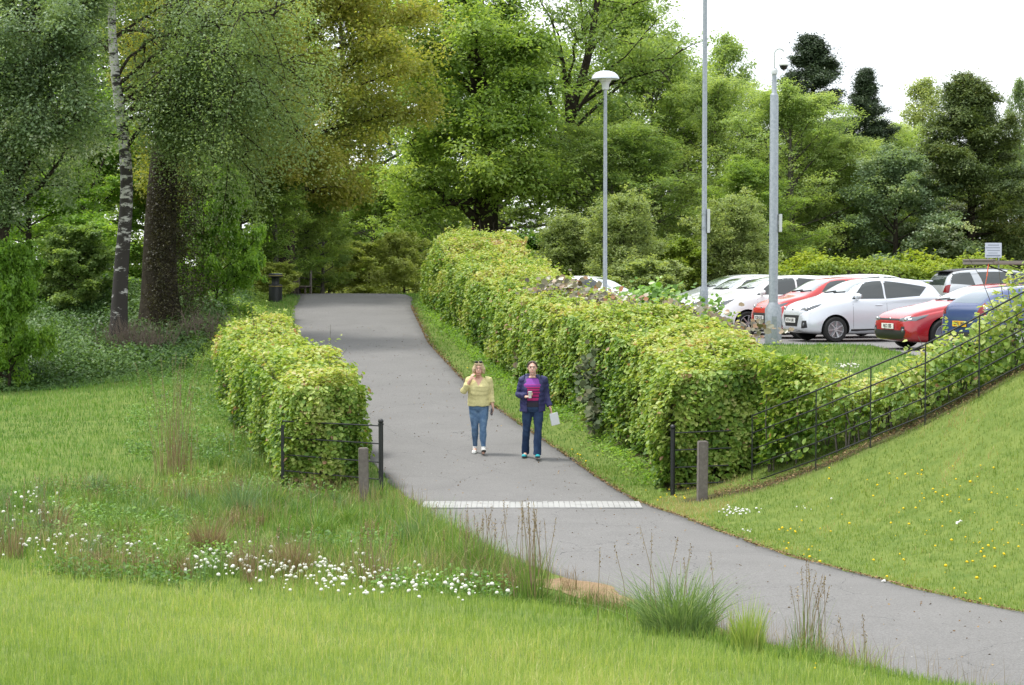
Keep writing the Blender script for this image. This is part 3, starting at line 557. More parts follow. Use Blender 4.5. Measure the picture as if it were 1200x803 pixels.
# ------------------------------------------------------------ hedges
def hedge(name, label, cat, st, lm, per_m2, ls, seed, vis=1, group=None, shell=.28, bulge=.12, stems=True, core=True, endcap=(True, True), copper=.0, tv=.16, clump=False):
    """st: stations (x_left, x_right, y or pt) -> list of (cx,cy,nx,ny,halfw,z0,h)"""
    rng = np.random.RandomState(seed); st = np.array(st, float); x0, y0 = st[0, 0], st[0, 1]; zb = st[0, 5]
    seg = np.r_[0, np.cumsum(np.hypot(np.diff(st[:, 0]), np.diff(st[:, 1])))]; Lg = seg[-1]
    def ev(s): return [np.interp(s, seg, st[:, j]) for j in range(7)]
    def prof(v, hw, h):  # v in 0..1 around from the left foot over the top to the right foot; lumpy rounded rectangle
        per = 2*h+2*hw; q = v*per; lf = q < h; tp = (q >= h) & (q < h+2*hw)
        a = np.where(lf, -hw, np.where(tp, -hw+(q-h), hw)); z = np.where(lf, q, np.where(tp, h, h-(q-h-2*hw)))
        na = np.where(lf, -1., np.where(tp, 0., 1.)); nz_ = np.where(tp, 1., 0.)
        # round the shoulders and lean the sides in
        ex = np.clip(np.abs(a)/hw, 0, 1); ez = np.clip(z/h, 0, 1); rr_ = np.maximum(ex, ez); cut = np.clip(ex+ez-1.70, 0, 1)*.26
        na2 = na+np.sign(a)*np.clip(ex+ez-1.45, 0, 1)*1.2; nz2 = nz_+np.clip(ex+ez-1.45, 0, 1)*1.2
        a2 = a*(1-cut)*(1.04-.10*ez+.05*np.sin(ez*3.1)); z2 = z*(1-cut*.7)
        return a2, z2, na2, nz2
    def lump(s, v, hw, h, sd=0):
        q = v*(2*h+2*hw); return bulge*(fnoise(s, q, 0, seed, 1.1)*.7+fnoise(s, q, 0, seed+1, 2.8)*.55)
    def surf(s, v, ins=0):
        cx, cy, nx_, ny_, hw, z0, h = ev(s); nl_ = np.hypot(nx_, ny_); nx_, ny_ = nx_/nl_, ny_/nl_
        a, z, na, nz_ = prof(v, hw, h); nn = np.hypot(na, nz_); na, nz_ = na/nn, nz_/nn; d = lump(s, v, hw, h)-ins
        a = a+na*d; z = np.maximum(z+nz_*d, .02); N = np.c_[nx_*na, ny_*na, nz_]
        return np.c_[cx+nx_*a, cy+ny_*a, z0+z], N
    hw_m, h_m = st[:, 4].mean(), st[:, 6].mean(); area = Lg*(2*h_m+2*hw_m); n = int(area*per_m2)
    s = rng.uniform(0, Lg, n); v = rng.uniform(0, 1, n)
    # density and leaf size follow what can be seen: finer close by
    ins = np.abs(rng.normal(size=n))*shell*.55-.07-.10*(rng.uniform(size=n) > .93)*rng.uniform(0, 1, n)
    C, N = surf(s, v, ins)
    Cs = [C]; Ns = [N]; 
    for e, (on, se) in enumerate(zip(endcap, (0, Lg))):
        if not on: continue
        m_ = int(2*st[0 if e == 0 else -1, 4]*st[0 if e == 0 else -1, 6]*per_m2*2.4); cxs = [np.interp(se, seg, st[:, j]) for j in range(7)]
        dr = np.array([-cxs[3], cxs[2], 0]); dr /= np.linalg.norm(dr); tg = np.array([st[1, 0]-st[0, 0], st[1, 1]-st[0, 1], 0]) if e == 0 else np.array([st[-2, 0]-st[-1, 0], st[-2, 1]-st[-1, 1], 0]); tg /= np.linalg.norm(tg)
        a = rng.uniform(-1, 1, m_); z = rng.uniform(.02, 1, m_); nxv = np.array([cxs[2], cxs[3], 0]); nxv /= np.linalg.norm(nxv)
        keep = ~((np.abs(a)+z > 1.88)); a, z = a[keep], z[keep]; bul = bulge*(np.sin(a*3+z*4)+np.sin(z*7-a*5))*.6+.22*(1-a**2)*(1-(z-.4)**2)-np.abs(rng.normal(size=len(a)))*shell*.5
        Cc = np.array([cxs[0], cxs[1], cxs[5]])+nxv*(a*cxs[4]*(1.02-.1*z))[:, None]+np.array([0, 0, 1.])*(z*cxs[6])[:, None]-tg*bul[:, None]
        Cs.append(Cc); Ns.append(np.tile(-tg, (len(a), 1))+np.c_[np.zeros((len(a), 2)), .3*np.ones(len(a))])
    ns_ = int(area*(5 if not clump else 2.5)); s2 = rng.uniform(0, Lg, ns_); v2 = rng.uniform(0, 1, ns_); P2, N2 = surf(s2, v2, .05); up2 = unit(N2*.7+np.array([0, 0, .45])+rng.normal(size=N2.shape)*.35); l2 = rng.uniform(.12, .42, ns_)*(.6+.6*np.clip(N2[:, 2], 0, 1)); shoots = (P2, P2+up2*l2[:, None])
    for w_ in np.linspace(.25, 1, 7): Cs.append(P2+up2*(l2*w_)[:, None]+rng.normal(size=P2.shape)*.022); Ns.append(N2+rng.normal(size=P2.shape)*.3)
    C = np.concatenate(Cs); N = np.concatenate(Ns); n = len(C)
    # thin out in noise valleys near the foot
    gapn = fnoise(C[:, 0], C[:, 1], C[:, 2], seed+3, 5.5)*.8
    zr = C[:, 2]-hgt(C[:, 0], C[:, 1]); gapn = np.where(C[:, 1] < st[0, 1]+.5, gapn*.4, gapn)
    if clump: gapn = gapn*.5-1.3*(.5+.5*np.sin((C[:, 0]-5.0)*7.5))*sstep(4.9, 5.6, C[:, 0])*sstep(.15, .75, zr)+.2
    keep = rng.uniform(size=n) < np.clip(1.0+.6*gapn, .12, 1)*np.clip(.15+zr*2.2, .1, 1); C, N = C[keep], N[keep]; n = len(C)
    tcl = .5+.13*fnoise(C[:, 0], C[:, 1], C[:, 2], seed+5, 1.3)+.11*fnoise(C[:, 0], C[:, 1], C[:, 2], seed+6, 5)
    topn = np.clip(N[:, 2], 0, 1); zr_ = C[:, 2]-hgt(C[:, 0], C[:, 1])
    T = np.clip(tcl*.60+.04+.30*topn-.10*(1-np.clip(zr_/1.2, 0, 1))+rng.normal(size=n)*tv+copper*(np.sin(C[:, 1]*.9+C[:, 0])>.75), 0, .95); T = np.where(rng.uniform(size=n) > .985, 1., T)  # young top leaves paler; lower leaves tinted deeper to paint in shade
    if lm == 'beech_hedge':
        cop = (np.sin(C[:, 1]*.63+2.0+C[:, 0]*.8)*np.sin(C[:, 2]*2.3+C[:, 1]*.21) > .72) & (C[:, 1] > 40); T = np.where(cop, np.clip(T+.32, 0, 1), T)
    Nl = unit(N)*.75+np.array([0, 0, .75])+rng.normal(size=(n, 3))*.5; dirs = unit(N)*.9+np.array([0, 0, -.35])+rng.normal(size=(n, 3))*.6
    S = ls*rng.uniform(.6, 1.3, n)
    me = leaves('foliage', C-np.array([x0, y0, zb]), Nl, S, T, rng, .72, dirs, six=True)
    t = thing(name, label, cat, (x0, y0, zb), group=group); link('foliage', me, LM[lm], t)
    polys = []
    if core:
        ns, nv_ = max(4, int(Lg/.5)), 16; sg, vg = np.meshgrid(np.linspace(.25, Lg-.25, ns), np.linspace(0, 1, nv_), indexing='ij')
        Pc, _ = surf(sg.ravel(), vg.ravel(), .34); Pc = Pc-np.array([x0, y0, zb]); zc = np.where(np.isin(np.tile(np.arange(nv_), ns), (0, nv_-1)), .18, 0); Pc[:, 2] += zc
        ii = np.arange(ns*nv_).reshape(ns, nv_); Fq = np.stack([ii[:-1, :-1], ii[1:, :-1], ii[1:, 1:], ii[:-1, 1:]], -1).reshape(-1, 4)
        link('inner_dark_core', npmesh('inner_dark_core', Pc, Fq, True), M_core, t)  # solid dark core stands in for dense twigs and the dark inside
    if stems:
        for k in range(int(Lg*vis*5)):
            s1 = rng.uniform(0.0, Lg); c_ = [float(q) for q in ev(s1)]; nl_ = math.hypot(c_[2], c_[3]); a = rng.uniform(-.8, .8)*c_[4]
            px_, py_ = c_[0]+c_[2]/nl_*a-x0, c_[1]+c_[3]/nl_*a-y0; z1 = c_[5]-zb
            h1 = c_[6]*rng.uniform(.6, .95); polys.append(([(px_, py_, z1-.1), (px_+rng.normal()*.04, py_+rng.normal()*.04, z1+h1*.4), (px_+rng.normal()*.12, py_+rng.normal()*.12, z1+h1)], [.016*rng.uniform(.7, 1.4), .012, .005]))
        # bare twigs poking out
        for k in range(int(Lg*6)):
            s1 = rng.uniform(0, Lg); Pk, Nk = surf(np.array([s1]), np.array([rng.uniform(.05, .95)]), .3); Pk = Pk[0]-np.array([x0, y0, zb]); Nk = Nk[0]; e = Pk+(Nk*.5+rng.normal(size=3)*.25+np.array([0, 0, .25]))*rng.uniform(.5, .9)
            polys.append(([Pk, (Pk+e)/2+rng.normal(size=3)*.03, e], [.006, .005, .003]))
        link('stems', tubes('stems', polys, 4), M_bark2, t)
    return t
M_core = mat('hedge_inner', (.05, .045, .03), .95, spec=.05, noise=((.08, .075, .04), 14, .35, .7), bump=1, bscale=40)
def hst(pts):
    """(left_x, y, width, height) -> stations, the hedge running up the path"""
    out = []
    for i, (lx, y, wd, h_) in enumerate(pts):
        a = pts[max(i-1, 0)]; b_ = pts[min(i+1, len(pts)-1)]; tx, ty = b_[0]-a[0], b_[1]-a[1]; l_ = math.hypot(tx, ty); nx_, ny_ = ty/l_, -tx/l_
        cx_ = lx+nx_*wd/2; cy_ = y+ny_*wd/2; out.append((cx_, cy_, nx_, ny_, wd/2, hz(lx+.1, y)-.05, h_))
    return out
RH = [(2.62, 33.2, 1.85, 1.98), (2.25, 36, 2.1, 1.98), (1.45, 40, 2.3, 1.93), (.4, 45, 2.3, 1.9), (-.4, 50, 2.3, 1.84), (-1.15, 55, 2.4, 1.85), (-1.75, 59, 2.5, 1.85), (-2.1, 61.5, 2.6, 2.05), (-2.55, 66, 3.0, 2.2), (-2.7, 70, 3.0, 2.15)]
hedge('beech_hedge', 'long tall clipped beech hedge in yellow-green leaf along the right side of the path', 'hedge', hst(RH), 'beech_hedge', 900, .09, 11, vis=1.3)
LH = [(-3.62, 33.35, 1.15, 1.72), (-4.4, 36.5, 1.4, 1.7), (-5.75, 42, 1.6, 1.55), (-6.5, 46, 1.65, 1.42), (-7.0, 50, 1.6, 1.3)]
hedge('beech_hedge', 'shorter beech hedge in yellow-green leaf on the left side of the path', 'hedge', hst(LH), 'beech_hedge', 950, .086, 12, vis=1.3, copper=.05)
# young hedge behind the fence
def yst(pts):
    out = []
    for i, (x, y, wd, h_) in enumerate(pts):
        a = pts[max(i-1, 0)]; b_ = pts[min(i+1, len(pts)-1)]; tx, ty = b_[0]-a[0], b_[1]-a[1]; l_ = math.hypot(tx, ty); out.append((x, y, ty/l_, -tx/l_, wd/2, hz(x, y)-.03, h_))
    return out
hedge('young_hedge', 'loose young beech hedge climbing the bank behind the black iron fence', 'hedge', yst([(4.35, 32.9, 1.2, 1.75), (4.9, 32.4, 1.1, 1.2), (5.5, 31.95, .9, .85), (6.1, 31.5, .85, .8), (6.7, 31.2, .85, .9), (7.15, 31.1, .85, .95), (7.6, 30.9, .9, 1.15), (8.6, 30.5, .9, 1.3), (10.2, 30.3, .9, 1.3)]), 'beech_hedge', 560, .095, 13, vis=2, shell=.6, bulge=.2, core=False, clump=True)
# far clipped-looking bank of shrubs behind the car park
def xst(pts): return [(x, y, 0, -1, wd/2, 1.9, h_) for x, y, wd, h_ in pts]
hedge('boundary_hedge', 'bright yellow-green hedge along the back of the car park', 'hedge', xst([(5.0, 80, 3, 1.75), (10, 80, 3, 1.8), (14, 80.5, 3, 1.85), (18, 81, 3, 1.8), (22, 81, 3, 1.95), (30, 82, 3, 2.0)]), 'shrub_yellow', 420, .13, 14, shell=.5, bulge=.3, stems=False)

# ------------------------------------------------------------ trees and shrubs
G1 = 'trees of the left wood'; G2 = 'trees behind the car park'
# -- silver birch with its own leaning trunk
def own_tree(name, label, cat, seed, px, Yd, trunk_px, tr, limbs, per, rs, ls, lm, bark, group=None, droop=0, flat=.5, tiltn=.8, asp=.6, extra=None, k=10, rfac=None):
    """trunk_px: photo points of the trunk at depth Yd; limbs: (start fraction, end px, end py, depth shift, n twigs)"""
    rng = np.random.RandomState(seed); base = at(*trunk_px[0], Yd); gz = hz(base.x, Yd); o = np.array([base.x, Yd, gz])
    P = np.array([tuple(at(a, b_, Yd)) for a, b_ in trunk_px])-o; P[0, 2] = -.15
    q = np.linspace(0, len(P)-1, 26); Ps = np.stack([np.interp(q, np.arange(len(P)), P[:, j]) for j in range(3)], -1); kk = np.ones(5)/5
    Ps2 = np.stack([np.convolve(np.pad(Ps[:, j], 2, mode='reflect', reflect_type='odd'), kk, mode='valid') for j in range(3)], -1)
    f = np.linspace(0, 1, 26); rad = tr*(1-.62*f)*(1+.5*np.exp(-f*22)); polys = [(Ps2, rad)]; A = []; D = []
    for (fs, ex, ey, dy, nt_) in limbs:
        b0 = np.array([np.interp(fs, f, Ps2[:, j]) for j in range(3)]); e = np.array(tuple(at(ex, ey, Yd+dy)))-o; s = np.linspace(0, 1, 9)[:, None]
        L_ = np.linalg.norm(e-b0); mid = rng.normal(size=3)*.06*L_+np.array([0, 0, .12*L_])
        Q = b0*(1-s)+e*s+mid*4*s*(1-s)+rng.normal(size=(9, 3))*.02*L_*s; polys.append((Q, np.maximum(np.interp(fs, f, rad)*.42*(1-s[:, 0]*.88), .014)))
        for j in range(nt_):
            v = .25+.75*rng.uniform(); b2 = np.array([np.interp(v, s[:, 0], Q[:, c]) for c in range(3)]); d2 = unit(rng.normal(size=3)*np.array([1, 1, .6])+(e-b0)/L_*.6); l2 = L_*rng.uniform(.18, .42)
            s2 = np.linspace(0, 1, 5)[:, None]; Q2 = b2+d2*l2*s2+np.array([0, 0, -1.])*droop*(s2**2)+rng.normal(size=(5, 3))*.03*l2*s2; polys.append((Q2, np.maximum(.03*(1-s2[:, 0]*.85), .006)))
            for w_ in np.linspace(.3, 1, 5): A.append(np.array([np.interp(w_, s2[:, 0], Q2[:, c]) for c in range(3)])+rng.normal(size=3)*.15); D.append(d2)
    if extra:
        for a_ in extra(rng, Ps2, rad): A.append(a_); D.append(a_)
    t = thing(name, label, cat, tuple(o), group=group); link('trunk', tubes('trunk', polys[:1], 14), bark, t); link('branches', tubes('branches', polys[1:], 6), M_bark if bark is M_birch else bark, t)
    link('crown', crown('crown', rng, np.array(A), np.array(D), per, rs, ls, flat, tiltn, asp, droop*.4), LM[lm], t); return t
own_tree('birch', 'silver birch with a curved white and black trunk beside the massive dark trunk', 'tree', 21, 140, 56, [(138, 357), (141, 310), (150, 240), (147, 170), (138, 110), (132, 60), (130, 0), (134, -60)], .215,
         [(.42, 225, 128, -.5, 10), (.45, 60, 185, -1, 7), (.52, 300, 95, -1, 26), (.55, 340, 80, .5, 26), (.5, 260, 60, -1.5, 22), (.6, 330, 20, -1, 18), (.62, 235, 40, 1, 14), (.7, 80, 30, 1, 8), (.75, 290, -40, 0, 16), (.8, 180, -60, 1, 14), (.9, 70, -60, -1, 12), (.55, 280, 160, 0, 16), (.58, 320, 150, .3, 20), (.5, 250, 110, .6, 12), (.5, 315, 215, -.2, 9)],
         62, .85, .088, 'birch', M_birch, G1, droop=.9, flat=.7, tiltn=.55)
def epi(rng, P, rad):
    out = []
    for _ in range(2300):
        f = rng.uniform(.0, .95); c = np.array([np.interp(f*25, np.arange(26), P[:, j]) for j in range(3)]); r = np.interp(f*25, np.arange(26), rad); a = rng.uniform(-1.9, 1.1); rr_ = r*rng.uniform(.9, 1.1)+abs(rng.normal())*(.58 if math.cos(a) > 0 else .16)
        out.append(c+np.array([math.cos(a)*rr_, math.sin(a)*rr_, 0]))
    return out
proto_ep = leafmat('leaf_epicormic', [(0, (.03, .03, .015)), (.5, (.06, .055, .022)), (1, (.11, .11, .035))], .25); LM['epicormic'] = proto_ep
own_tree('oak', 'massive dark trunk bristling with short brownish leafy shoots, right of the silver birch', 'tree', 22, 190, 58, [(188, 362), (186, 300), (190, 220), (196, 140), (200, 80), (205, 20), (210, -60)], .52,
         [(.75, 120, 60, 1, 6), (.8, 300, 20, 1, 8), (.9, 200, -70, 0, 8)], 15, .3, .065, 'epicormic', M_bark, G1, flat=1, tiltn=1, extra=epi)
own_tree('whitebeam', 'leaning multi-branched tree with pale grey-green leaves at the left edge', 'tree', 23, 5, 52, [(4, 395), (-6, 330), (2, 260), (18, 200), (34, 130), (40, 60), (45, -20)], .26,
         [(.3, -30, 200, -1, 14), (.35, 80, 150, 0, 12), (.4, 120, 130, -1, 14), (.5, 10, 90, -1.5, 18), (.5, 90, 60, -1, 18), (.6, 60, 20, -2, 20), (.6, -10, 30, -1, 18), (.75, 110, 0, 0, 18), (.8, 0, -30, 0, 16), (.9, 60, -60, 0, 16), (.45, 40, 160, -1.5, 16), (.4, -20, 140, -1, 14)], 72, .6, .095, 'whitebeam', M_bark, G1, flat=.7, tiltn=.55)
own_tree('young_oak', 'slim dark-stemmed tree between the whitebeam and the silver birch', 'tree', 24, 95, 64, [(95, 372), (94, 320), (95, 250), (90, 190), (70, 150), (60, 110)], .2,
         [(.4, 130, 150, 0, 9), (.5, 60, 200, 0, 9), (.6, 110, 110, 1, 10), (.8, 30, 120, 0, 10), (.9, 90, 70, 0, 9)], 26, .7, .14, 'sycamore', M_bark, G1)
# -- the centre beech with dark spreading limbs
own_tree('beech', 'great dark-trunked beech with layered yellow-green boughs behind the far hedge end', 'tree', 25, 572, 88, [(568, 292), (568, 250), (573, 190), (565, 120), (556, 60), (550, 0), (548, -60)], .62,
         [(.15, 470, 215, -3, 16), (.2, 700, 230, -2, 14), (.2, 490, 250, -3, 10), (.3, 480, 165, -2, 18), (.3, 640, 215, -4, 20), (.35, 620, 150, -4, 20), (.4, 490, 100, -3, 20), (.45, 640, 100, -3, 20), (.5, 500, 60, -2, 20), (.55, 610, 50, -3, 22), (.6, 480, 20, -2, 20), (.65, 600, 0, -2, 20), (.7, 530, -30, 0, 18), (.8, 610, -50, 0, 18), (.9, 520, -90, 0, 16), (.4, 560, 140, -5, 16), (.3, 560, 200, -5, 14), (.6, 555, 30, -5, 18)],
         38, 1.15, .19, 'beech', M_bark, 'trees beyond the path crest', flat=.2, tiltn=.5)
own_tree('beech', 'dark-limbed spreading beech fanning bare boughs behind the dome lamp post', 'tree', 26, 690, 92, [(672, 300), (672, 250), (665, 190), (668, 130), (690, 70), (700, 0)], .34,
         [(.3, 560, 250, -2, 8), (.35, 760, 240, -3, 10), (.35, 620, 130, -2, 8), (.4, 600, 20, -2, 8), (.4, 740, 130, -3, 10), (.45, 640, 20, -2, 8), (.5, 790, 100, -2, 10), (.5, 690, 20, -3, 8), (.55, 760, 40, -2, 9), (.6, 800, 60, -2, 10), (.6, 620, -20, -2, 8), (.7, 720, -30, 0, 10), (.75, 780, 0, 0, 10), (.8, 670, -60, 0, 10), (.25, 800, 200, -3, 12), (.3, 740, 200, -4, 12), (.3, 610, 200, -3, 10)],
         22, .95, .17, 'beech_dark', M_bark, 'trees beyond the path crest', flat=.25, tiltn=.6)
TR = [ # key, name, label, category, px, depth, top px, width px, leaf, rot, group
 ('oak', 'oak', 'tall oak hung with olive-gold leaves and flowers, left of the path crest', 335, 75, -110, 330, 'oak_gold', .4, G1),
 ('oak', 'oak', 'second olive-gold oak, its crown leaning over the top of the silver birch', 245, 70, -90, 300, 'oak_gold', 2.1, G1),
 ('beech', 'beech', 'bright green beech deep in the wood between the birch and the left edge', 60, 76, -120, 380, 'beech', .2, G1),
 ('beech_wide', 'beech', 'green beech filling the dark wood behind the massive trunk', 200, 84, -60, 420, 'beech', 3.0, G1),
 ('broad', 'sycamore', 'low fresh green sycamore behind the whitebeam at the left edge', 35, 62, 180, 200, 'sycamore', 1.1, G1),
 ('broad', 'sycamore', 'fresh green sycamore filling the gap behind the slim dark stem', 110, 70, 150, 190, 'sycamore', 4.0, G1),
 ('beech_wide', 'beech', 'olive-green beech far back between the gold oak and the great beech', 400, 116, -40, 330, 'beech', 5.1, G1),
 ('beech', 'drooping_beech', 'mid-green beech with drooping boughs above the bench', 345, 79, 120, 150, 'beech', 1.0, G1),
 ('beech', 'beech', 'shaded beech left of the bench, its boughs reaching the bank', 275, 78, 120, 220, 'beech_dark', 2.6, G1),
 ('beech_young', 'beech', 'leafy young beech right above the litter bin, green to the ground', 322, 72.2, 185, 135, 'beech', 1.7, G1),
 ('beech_young', 'beech', 'leafy young beech just right of the bench, green to the ground', 378, 79.5, 225, 90, 'beech_light', 3.7, G1),
 ('beech_young', 'beech', 'small green beech in the gap straight above the path crest', 440, 104, 205, 160, 'beech', 0, 'trees beyond the path crest'),
 ('beech_wide', 'beech', 'distant shaded beech low in the gap above the path crest', 420, 122, 200, 260, 'beech', 1.8, 'trees beyond the path crest'),
 ('beech_young', 'beech', 'slender beech left of the great beech trunk', 500, 100, 170, 150, 'beech', 2.0, 'trees beyond the path crest'),
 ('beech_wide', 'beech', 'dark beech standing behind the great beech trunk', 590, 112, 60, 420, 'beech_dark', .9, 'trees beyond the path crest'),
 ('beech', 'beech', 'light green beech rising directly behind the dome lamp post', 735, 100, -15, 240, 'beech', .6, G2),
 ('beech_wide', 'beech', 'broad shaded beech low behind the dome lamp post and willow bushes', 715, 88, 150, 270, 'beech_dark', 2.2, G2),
 ('airy', 'beech', 'thin-topped tree with open twigs just right of the tall thin pole', 862, 102, 35, 130, 'beech_light', .3, G2),
 ('airy', 'beech', 'thin-topped tree with open twigs between the dome lamp and the tall pole', 800, 104, 75, 120, 'beech_light', 1.9, G2),
 ('beech_wide', 'beech', 'broad light green beech behind the tall thin pole', 835, 94, 98, 210, 'beech_light', 4.0, G2),
 ('beech_wide', 'beech', 'broad light green beech behind the camera column', 925, 90, 112, 240, 'beech_light', 5.2, G2),
 ('beech', 'beech', 'green beech low behind the tall thin pole, shaded beneath', 880, 86, 190, 170, 'beech', 1.2, G2),
 ('beech', 'beech', 'fresh green beech straight behind the gap between dome lamp and tall pole', 770, 97, 48, 220, 'beech_light', 1.1, G2),
 ('beech_wide', 'beech', 'pale green beech low between the camera column and the grey-green tree', 985, 92, 165, 190, 'beech_light', 3.9, G2),
 ('pine', 'pine', 'dark pine standing above the beeches right of the camera dome', 949, 116, 38, 175, 'conifer', 0, G2),
 ('pine', 'pine', 'second dark pine, lower and narrower, right of the tallest pine', 1012, 110, 78, 120, 'conifer', 2, G2),
 ('broad', 'whitebeam', 'rounded grey-green tree left of the broad dark cypress', 1050, 88, 178, 160, 'whitebeam', .8, G2),
 ('airy', 'poplar', 'pale airy poplar against the sky left of the cypress top', 1075, 124, 88, 120, 'willow', 2.7, G2),
 ('beech_wide', 'beech', 'yellow-green tree seen between the dark pines and the cypress', 1040, 118, 150, 180, 'beech_light', 3.3, G2),
 ('cypress', 'cypress', 'broad dark cypress-like evergreen behind the notice board', 1136, 90, 86, 185, 'cypress', 0, G2),
 ('airy', 'larch', 'thin feathery tree at the right edge of the picture', 1196, 100, 88, 70, 'birch', 1.4, G2),
 ('broad', 'whitebeam', 'grey-green tree filling the right edge below the feathery treetop', 1225, 92, 190, 150, 'whitebeam', 2.4, G2),
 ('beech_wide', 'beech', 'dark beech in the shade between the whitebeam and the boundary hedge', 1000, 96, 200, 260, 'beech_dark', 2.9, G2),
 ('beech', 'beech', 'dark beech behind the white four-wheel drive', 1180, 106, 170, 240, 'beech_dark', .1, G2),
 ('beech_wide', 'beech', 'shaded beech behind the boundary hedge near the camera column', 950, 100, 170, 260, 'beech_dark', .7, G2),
 ('shrub', 'sycamore_sapling', 'bushy bright green sycamore with hand-shaped leaves right of the massive trunk', 254, 61, 212, 110, 'sycamore', 0, G1),
 ('shrub', 'spindle_bush', 'small pale yellow-green bush directly behind the litter bin', 325, 70.5, 312, 70, 'laurel_pale', 2.2, G1),
 ('shrub', 'elder_bush', 'dark green bush at the left edge below the whitebeam', 10, 51, 300, 110, 'sycamore', 1, G1),
 ('shrub', 'holly_bush', 'shaded bush at the foot of the silver birch', 90, 60, 275, 120, 'beech_dark', 2, G1),
 ('willow_shrub', 'willow_bush', 'feathery pale willow bush left of the dome lamp post', 665, 74, 280, 130, 'willow', 0, 'willow bushes by the car park'),
 ('willow_shrub', 'willow_bush', 'feathery pale willow bush behind the dome lamp post', 730, 72, 268, 150, 'willow', 1.5, 'willow bushes by the car park'),
 ('willow_shrub', 'willow_bush', 'feathery pale willow bush between the tall thin pole and the camera column', 862, 76, 268, 140, 'willow', 2.5, 'willow bushes by the car park'),
 ('shrub', 'hawthorn_bush', 'yellow-green rounded bush just left of the tall thin pole', 795, 76, 290, 110, 'shrub_yellow', 3.5, 'willow bushes by the car park'),
 ('shrub', 'hawthorn_bush', 'low green bush between the dome lamp and the hawthorn', 762, 68, 312, 120, 'willow', .5, 'willow bushes by the car park'),
 ('shrub', 'laurel_bush', 'low bush of pale yellow-green leaves beyond the path crest, nearest the bench', 385, 86, 296, 90, 'laurel_pale', .7, 'pale bushes beyond the path crest'),
 ('shrub', 'laurel_bush', 'pale yellow-green bush in the middle of the gap beyond the path crest', 432, 82, 290, 105, 'laurel_pale', 2.1, 'pale bushes beyond the path crest'),
 ('shrub', 'laurel_bush', 'pale yellow-green bush tucked against the far end of the long hedge', 474, 76, 280, 84, 'laurel_pale', 4, 'pale bushes beyond the path crest'),
 ('shrub', 'laurel_bush', 'green bush above the litter bin on the wooded bank', 335, 86, 265, 110, 'beech', 5, 'pale bushes beyond the path crest'),
 ('shrub', 'alder_bush', 'rough bush of mixed green behind the top of the long hedge', 630, 76, 282, 90, 'big_green', 4.4, 'willow bushes by the car park'),
]
for key, nm, lab, px, Yd, top, wpx, lm, rz, grp in TR:
    tree(key, nm, lab, 'bush' if key in ('shrub', 'willow_shrub') else 'tree', px, Yd, hpx=top, wpx=wpx, lm=lm, rz=rz, group=grp, parts=('stems', 'foliage') if key in ('shrub', 'willow_shrub') else ('trunk', 'crown'))
# woodland far behind, one mass
rng = np.random.RandomState(40); A = []
n_ = 4200; xx = rng.uniform(-48, 52, n_); yy_ = rng.uniform(128, 146, n_); top = 9+2.5*np.sin(xx*.3)+2*np.sin(xx*.11+1)-3.5*sstep(8, 30, xx)+5*sstep(-14, -26, xx)-2.5*np.exp(-((xx+9)/5)**2); zz_ = 1.5+rng.uniform(0, 1, n_)**.7*top
tag(link('distant_wood', crown('distant_wood', rng, np.c_[xx, yy_, zz_], np.zeros((n_, 3)), 13, 1.9, .42, .4, .8), LM['beech_dark']), 'far wood closing the view behind the trees', 'wood', kind='stuff')

# saplings in and on the hedge
LM['dusky'] = leafmat('leaf_dusky', [(0, (.05, .07, .04)), (.5, (.10, .13, .07)), (1, (.19, .18, .11))], .2, .8, .1)
def sapling(name, label, pts, lm, n, ls, spread, seed, group=None):
    rng = np.random.RandomState(seed); x0, y0, z0 = pts[0]; polys = []; C = []; 
    for q in pts:
        q = np.array(q)-np.array(pts[0]); b0 = q+np.array([.1, .3, -.6]); polys.append(([b0, (b0+q)/2+rng.normal(size=3)*.05, q], [.012, .01, .005])); C.append(q+rng.normal(size=(n, 3))*np.array(spread))
    C = np.concatenate(C); t = thing(name, label, 'sapling', pts[0], group=group); tag(link('stems', tubes('stems', polys, 5), M_bark2, t), kind='stuff')
    m_ = len(C); N = np.array([-.2, -.5, .8])+rng.normal(size=(m_, 3))*.4; T = np.clip(rng.normal(size=m_)*.25+.5, 0, 1)
    link('foliage', leaves('foliage', C, N, ls*rng.uniform(.6, 1.2, m_), T, rng, .95, None, .1, six=True), LM[lm], t)
GS = 'saplings growing through the long hedge'
P3 = lambda px, py, Yd: tuple(at(px, py, Yd))
sapling('sycamore_seedling', 'copper-brown seedling leaves on the hedge top left of the white parked car roof', [P3(668, 342, 46.5), P3(645, 338, 47.2), P3(725, 358, 44.2), P3(695, 352, 45)], 'copper', 90, .15, (.32, .3, .14), 1, GS)
sapling('sycamore_seedling', 'copper-brown seedling leaves on the hedge top below the tall thin pole', [P3(800, 368, 42), P3(770, 366, 42.6), P3(835, 376, 41.2), P3(745, 372, 42.2)], 'copper', 80, .16, (.3, .3, .12), 2, GS)
sapling('sycamore_seedling', 'dull copper leaves on the hedge top nearest the red car and camera column', [P3(855, 384, 40), P3(880, 388, 39.4)], 'copper', 60, .14, (.28, .3, .10), 3, GS)
sapling('bright_seedling', 'fresh green leafy plant sprouting from the hedge in front of the white cars', [P3(762, 350, 46), P3(745, 346, 46.6), P3(785, 352, 45.4), P3(775, 342, 46)], 'big_green', 90, .13, (.26, .3, .14), 4, GS)
sapling('bright_seedling', 'small green sprout at the foot of the tall thin pole', [P3(826, 362, 44), P3(838, 360, 43.8)], 'big_green', 50, .12, (.14, .2, .12), 5, GS)
sapling('sycamore_seedling', 'grey-green large-leaved seedling on the hedge face right of the two walkers', [P3(692, 462, 39.0), P3(694, 490, 38.5), P3(685, 440, 39.2), P3(697, 425, 39.2)], 'dusky', 55, .14, (.10, .15, .16), 6, GS)
